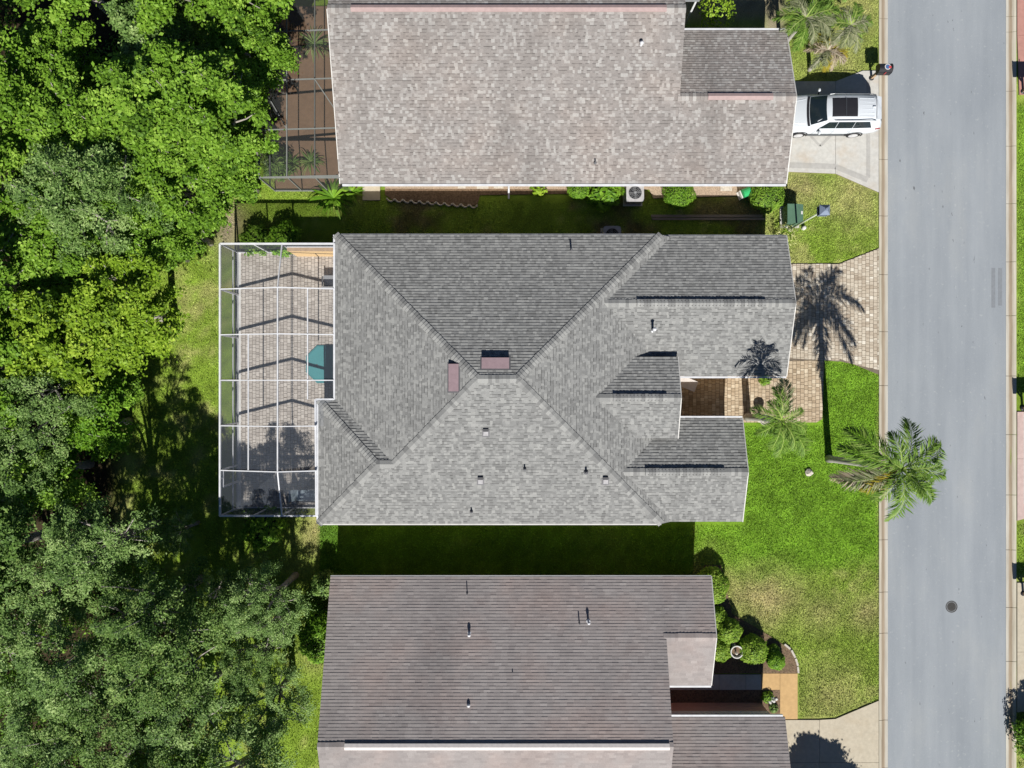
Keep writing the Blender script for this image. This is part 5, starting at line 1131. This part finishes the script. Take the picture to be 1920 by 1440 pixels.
# ------------------------------------------------------------------ small things
def ac_unit(px, py, label):
    x, y, _ = W(px, py, .8); t = thing('air_conditioner', (x, y, 0), label, 'air conditioner', 'outdoor air conditioners'); h = .4; s = .44
    pts = []
    for cx, cy, a0 in ((s - .08, s - .08, 0), (-s + .08, s - .08, 90), (-s + .08, -s + .08, 180), (s - .08, -s + .08, 270)):
        for k in range(4): a = R(a0 + k * 30); pts.append((cx + .08 * math.cos(a), cy + .08 * math.sin(a)))
    MB().prism(pts, .06, .76).build('cabinet', 'grey_metal', t, local=True); MB().box((0, 0, .03), (1.0, 1.0, .06)).build('pad', 'concrete', t, local=True)
    tp = MB(); n = 32
    for r_, z_ in ((.345, .79), (.345, .80)): pass
    outer = [(s * 1.02 * max(-1, min(1, 1.25 * math.cos(2 * math.pi * k / n))), s * 1.02 * max(-1, min(1, 1.25 * math.sin(2 * math.pi * k / n)))) for k in range(n)]
    inner = [(.335 * math.cos(2 * math.pi * k / n), .335 * math.sin(2 * math.pi * k / n)) for k in range(n)]
    tp.v = [(p[0], p[1], .8) for p in outer] + [(p[0], p[1], .8) for p in inner] + [(p[0], p[1], .755) for p in outer] + [(p[0], p[1], .70) for p in inner]
    for k in range(n):
        j = (k + 1) % n; tp.f += [(k, j, n + j, n + k), (k, 2 * n + k, 2 * n + j, j), (n + k, n + j, 3 * n + j, 3 * n + k)]
    tp.build('top_cover', 'vent_grey', t, local=True)
    MB().lathe([(.335, .765), (.335, .77), (.01, .771)], (0, 0, 0), 24).build('fan_well', 'dark', t, local=True)
    q = MB()
    for k in range(4):
        a = k * math.pi / 2 + .3; ca, sa = math.cos(a), math.sin(a); q.add([(r_ * ca - w_ * sa, r_ * sa + w_ * ca, z_) for r_, w_, z_ in ((.06, -.05, .775), (.3, -.11, .775), (.31, .06, .787), (.06, .04, .787))], [(0, 1, 2, 3)])
    q.build('fan_blades', 'char_metal', t, local=True, fix=False); q = MB()
    for r_ in (.09, .17, .25, .32):
        q.tube([(r_ * math.cos(2 * math.pi * k / 24), r_ * math.sin(2 * math.pi * k / 24), .80) for k in range(25)], .006, 4, cap=False)
    for k in range(8): a = k * math.pi / 4; q.bar((.05 * math.cos(a), .05 * math.sin(a), .805), (.34 * math.cos(a), .34 * math.sin(a), .805), .01, .01)
    q.lathe([(.06, .80), (.06, .82), (.01, .825)], (0, 0, 0), 12); q.build('grille', 'grey_metal', t, local=True)
ac_unit(1191, 361, 'pale air conditioner unit against the upper house in sunlight'); ac_unit(1148, 440, 'shaded air conditioner unit half under the middle roof edge')

x, y, _ = W(1491, 401, .8); t = thing('transformer_box', (x, y, 0), 'green utility transformer box on the lawn beside the lamp post', 'utility box')
MB().prof([(-.38, .06), (-.38, .72), (-.1, .86), (.4, .86), (.4, .06)], 'y', -.5, .5).f
q = MB(); q.prof([(-.40, .06), (-.40, .86), (.12, .86), (.40, .72), (.40, .06)], 'y', -.46, .46); q.build('cabinet', 'utility_green', t, local=True)
MB().prof([(-.43, .87), (-.43, .90), (.12, .90), (.43, .755), (.43, .725), (.12, .87)], 'y', -.49, .49).build('lid', 'utility_green', t, local=True); MB().box((0, 0, .03), (1.0, 1.1, .08)).build('pad', 'concrete', t, local=True)
MB().box((.33, .06, .812), (.1, .16, .012)).build('warning_label', 'white_paint', t, local=True)
bx, by = G(1481, 430); t = thing('lamp_post', (bx, by, 0), 'slim pale lamp post with square slate blue lantern head on the lawn', 'lamp post')
MB().tube([(0, 0, 0), (0, 0, 3.75)], .045, 10).build('pole', 'pole_green', t, local=True, smooth=True); MB().lathe([(.12, 0), (.12, .12), (.06, .2), (.05, .3)], (0, 0, 0), 12).build('base', 'pole_green', t, local=True)
MB().prism([(-.2, -.2), (.2, -.2), (.2, .2), (-.2, .2)], 3.85, 4.12).build('lantern', 'glass', t, local=True)
q = MB(); q.add([(-.24, -.24, 4.13), (.24, -.24, 4.13), (.24, .24, 4.13), (-.24, .24, 4.13), (-.07, -.07, 4.3), (.07, -.07, 4.3), (.07, .07, 4.3), (-.07, .07, 4.3)], [(3, 2, 1, 0), (4, 5, 6, 7), (0, 1, 5, 4), (1, 2, 6, 5), (2, 3, 7, 6), (3, 0, 4, 7)]); hd = q.build('lantern_roof', 'slate_blue', t, local=True)
MB().lathe([(.05, 4.3), (.05, 4.37), (.01, 4.38)], (0, 0, 0), 10).build('photocell', 'slate_blue', hd, local=True)
for sx in (-1, 1):
    for sy in (-1, 1): MB().box((sx * .2, sy * .2, 3.98), (.03, .03, .3)).build('lantern_post', 'slate_blue', t, local=True)
MB().box((0, 0, 3.82), (.44, .44, .06)).build('lantern_base', 'slate_blue', t, local=True)
x, y = G(1506, 428); tag(MB().lathe([(.11, 0), (.11, .16), (.08, .22), (.01, .24)], (x, y, -.02), 10).build('cleanout_cap', 'white_paint'), 'small white standpipe cap at the foot of the lamp post', 'cap')
def mailbox(x, y, rz, label, emblem=False):
    t = thing('mailbox', (x, y, 0.0), label, 'mailbox', 'mailboxes along the kerbs', rz)
    MB().box((0, 0, .45), (.12, .12, .9)).build('post', 'wood_tan', t, local=True); MB().lathe([(.14, 0), (.14, .06), (.09, .1)], (0, 0, 0), 10).build('foot', 'black_paint', t, local=True)
    MB().box((.12, 0, .88), (.62, .12, .07)).build('arm', 'wood_tan', t, local=True); MB().bar((.0, 0, .5), (.3, 0, .86), .07, .07).build('brace', 'wood_tan', t, local=True)
    pr = [(-.24, .92), (.24, .92), (.24, 1.14)] + [(.24 * math.cos(a), 1.14 + .22 * math.sin(a)) for a in np.linspace(.2, math.pi - .2, 9)] + [(-.24, 1.14)]
    bd = MB().prof(pr, 'x', -.22, .42).build('box', 'black_paint', t, local=True)
    MB().prof([(p[0] * 1.03, .92 + (p[1] - .92) * 1.02) for p in pr], 'x', .42, .45).build('door', 'black_paint', bd, local=True); MB().box((.1, -.262, 1.2), (.04, .02, .22)).build('flag', 'red', bd, local=True)
    if emblem:
        for k, (r_, mt, zz_) in enumerate(((.15, 'white_paint', 1.372), (.11, 'blue', 1.377))):
            MB().lathe([(r_, 0), (r_, .004), (.001, .005)], (.16, 0, zz_ - .008), 16).build('emblem', mt, bd, local=True)
        MB().box((.27, -.02, 1.375), (.13, .1, .012)).build('emblem', 'red', bd, local=True)
mailbox(*G(1633, 147), 0, 'black domed mailbox with red and blue emblem at the drive corner', True)
for px, py, lb in ((1917, 172, 'dark mailbox by the pink drive across the road, topmost of three'), (1917, 765, 'dark mailbox across the road beside the pale pink drive'), (1917, 1112, 'dark mailbox across the road above the tan drive')):
    mailbox(*G(px, py), math.pi, lb)
# bird bath behind the palm, urn, stone, planks, hose reel, bed edging, board by the door
def lathe_thing(name, x, y, prof, mat, label, cat, n=20): return tag(MB().lathe(prof, (x, y, -.0), n).build(name, mat, smooth=False), label, cat)
x, y = G(1424, 786); lathe_thing('bird_bath', x, y, [(.17, .0), (.17, .06), (.08, .12), (.06, .4), (.08, .68), (.26, .76), (.28, .84), (.25, .84), (.2, .79), (.001, .78)], 'stone', 'stone bird bath standing at the lower edge of the paver walk', 'bird bath')
x, y, _ = W(1381, 1222, .7); u = lathe_thing('urn', x, y, [(.2, 0), (.2, .08), (.1, .14), (.09, .42), (.2, .52), (.33, .72), (.33, .78), (.28, .78), (.24, .66), (.001, .64)], 'white_paint', 'round white urn fountain between the clipped bushes', 'urn')
MB().lathe([(.25, .665), (.001, .68)], (x, y, 0), 16).build('soil', 'mulch', u); MB().lathe([(.05, .66), (.04, .8), (.07, .86), (.01, .9)], (x - .04, y - .04, 0), 8).build('finial', 'stone', u)
x, y = G(1516, 886); rk = random.Random(4); q = MB().lathe([(.06, -.02), (.17, .02), (.2, .09), (.12, .16), (.01, .18)], (x, y, 0), 9); q.v = [(p[0] + rk.uniform(-.03, .03), p[1] + rk.uniform(-.03, .03), p[2] + rk.uniform(-.02, .02)) for p in q.v]
tag(q.build('stone', 'stone'), 'small pale stone lying alone on the green front lawn', 'stone')
x, y = G(1325, 407); t = tag(MB().box((x, y + .05, .02), (5.8, .13, .06)).build('timber', 'wood'), 'upper of two long grey timbers lying in the side yard', 'timber', 'timbers in the side yard')
tag(MB().box((x + .1, y - .1, .02), (5.9, .11, .05)).build('timber', 'wood'), 'lower of two long grey timbers lying in the side yard', 'timber', 'timbers in the side yard')
x, y = G(1395, 364); t = thing('hose_reel', (x, y, 0), 'white hose reel with green hose against the upper house', 'hose reel', rz=.4)
MB().box((0, 0, .06), (.75, .42, .06)).build('base', 'white_paint', t, local=True)
for s_ in (-.28, .28): MB().prism([(s_ - .03, -.2), (s_ + .03, -.2), (s_ + .03, .2), (s_ - .03, .2)], .06, lambda a, c: .5 - abs(c) * .6).build('side_frame', 'white_paint', t, local=True)
q = MB().lathe([(.12, -.22), (.22, -.2), (.22, .2), (.12, .22)], (0, 0, 0), 14); q.v = [(p[2], p[1], .36 + p[0]) for p in q.v]; q.build('hose_coil', 'hose', t, local=True)
MB().tube([(.36, 0, .36), (.42, 0, .36), (.42, .12, .42)], .015, 6).build('crank', 'grey_metal', t, local=True)
bed = MB().prism([G(*p) for p in ((722, 345), (1170, 345), (1170, 362), (900, 366), (895, 385), (860, 388), (800, 378), (740, 378), (722, 365))], -.05, .035).build('planting_bed', 'mulch'); struct(bed)
bed = MB().prism([G(*p) for p in ((722, 340), (900, 340), (1430, 340), (1430, 356), (722, 354))], .0, .042).build('planting_bed', 'shell_mulch'); struct(bed)
bed = MB().prism([G(*p) for p in ((1212, 345), (1420, 345), (1420, 366), (1225, 372))], -.05, .038).build('planting_bed', 'shell_mulch'); struct(bed)
ed = thing('bed_edging', (*G(800, 380), 0), 'scalloped pale stone edging round the mulch bed of the upper house', 'edging')
for i in range(11):
    a0 = 725 + i * 15.5; y0 = 372 + 1.2 * i; c = [G(a0 + 15.5 * k / 6, y0 + 5.5 * math.sin(math.pi * k / 6) + 1.2 * k / 6) for k in range(7)]
    MB().tube([(*p, .05) for p in c], .045, 6).build('edging_stone', 'stone', ed)
for px, py, s_, i in ((866, 350, .2, 0), (905, 349, .3, 1), (935, 349, .25, 2), (1361, 353, .3, 3)):
    x, y = G(px, py); tag(MB().box((x, y, .03), (s_ * 2, s_, .06)).build('paving_stone', 'stone'), ['small pale stone at the left of the wall bed', 'pale flat stone left of the white downspout', 'pale flat stone touching the white downspout', 'square tan stone in the bed right of the air conditioner'][i], 'stone')
bed = MB().prism([G(*p) for p in ((1240, 1293), (1462, 1293), (1462, 1348), (1240, 1348))], -.05, .035).build('planting_bed', 'mulch'); struct(bed)
bed = MB().prism([G(*p) for p in ((1320, 1060), (1352, 1060), (1372, 1150), (1440, 1190), (1478, 1215), (1494, 1240), (1494, 1262), (1320, 1262))], -.05, .035).build('planting_bed', 'mulch'); struct(bed)
ed = thing('bed_edging', (*G(1488, 1225), 0), 'pale curved stone edging of the bed by the tan walk', 'edging')
for i, (a, c) in enumerate((((1470, 1207), (1481, 1216)), ((1483, 1218), (1490, 1232)), ((1491, 1234), (1495, 1247)), ((1495, 1249), (1496, 1261)))):
    MB().bar((*G(*a), .04), (*G(*c), .04), .1, .1).build('edging_stone', 'stone', ed)
rk = random.Random(9)
for i, (px, py) in enumerate(((1447, 1306), (1451, 1313), (1455, 1310))):
    x, y = G(px, py); tag(MB().lathe([(.05, 0), (.09, .04), (.06, .1), (.01, .11)], (x, y, 0), 7).build('rock', 'white_paint'), ['topmost white rock in the mulch bed by the tan walk', 'lowest white rock in the mulch bed by the tan walk', 'rightmost white rock in the mulch bed by the tan walk'][i], 'rock')
t = thing('entry_table', (*W(1289, 719, .75)[:2], 0.05), 'pale grey tilted table top in the shaded front entry', 'table', rz=R(-22))
MB().box((0, 0, .74), (.95, .55, .04)).build('table_top', 'pale_vent', t, local=True)
for sx in (-1, 1):
    for sy in (-1, 1): MB().box((sx * .42, sy * .22, .36), (.04, .04, .72)).build('leg', 'grey_metal', t, local=True)
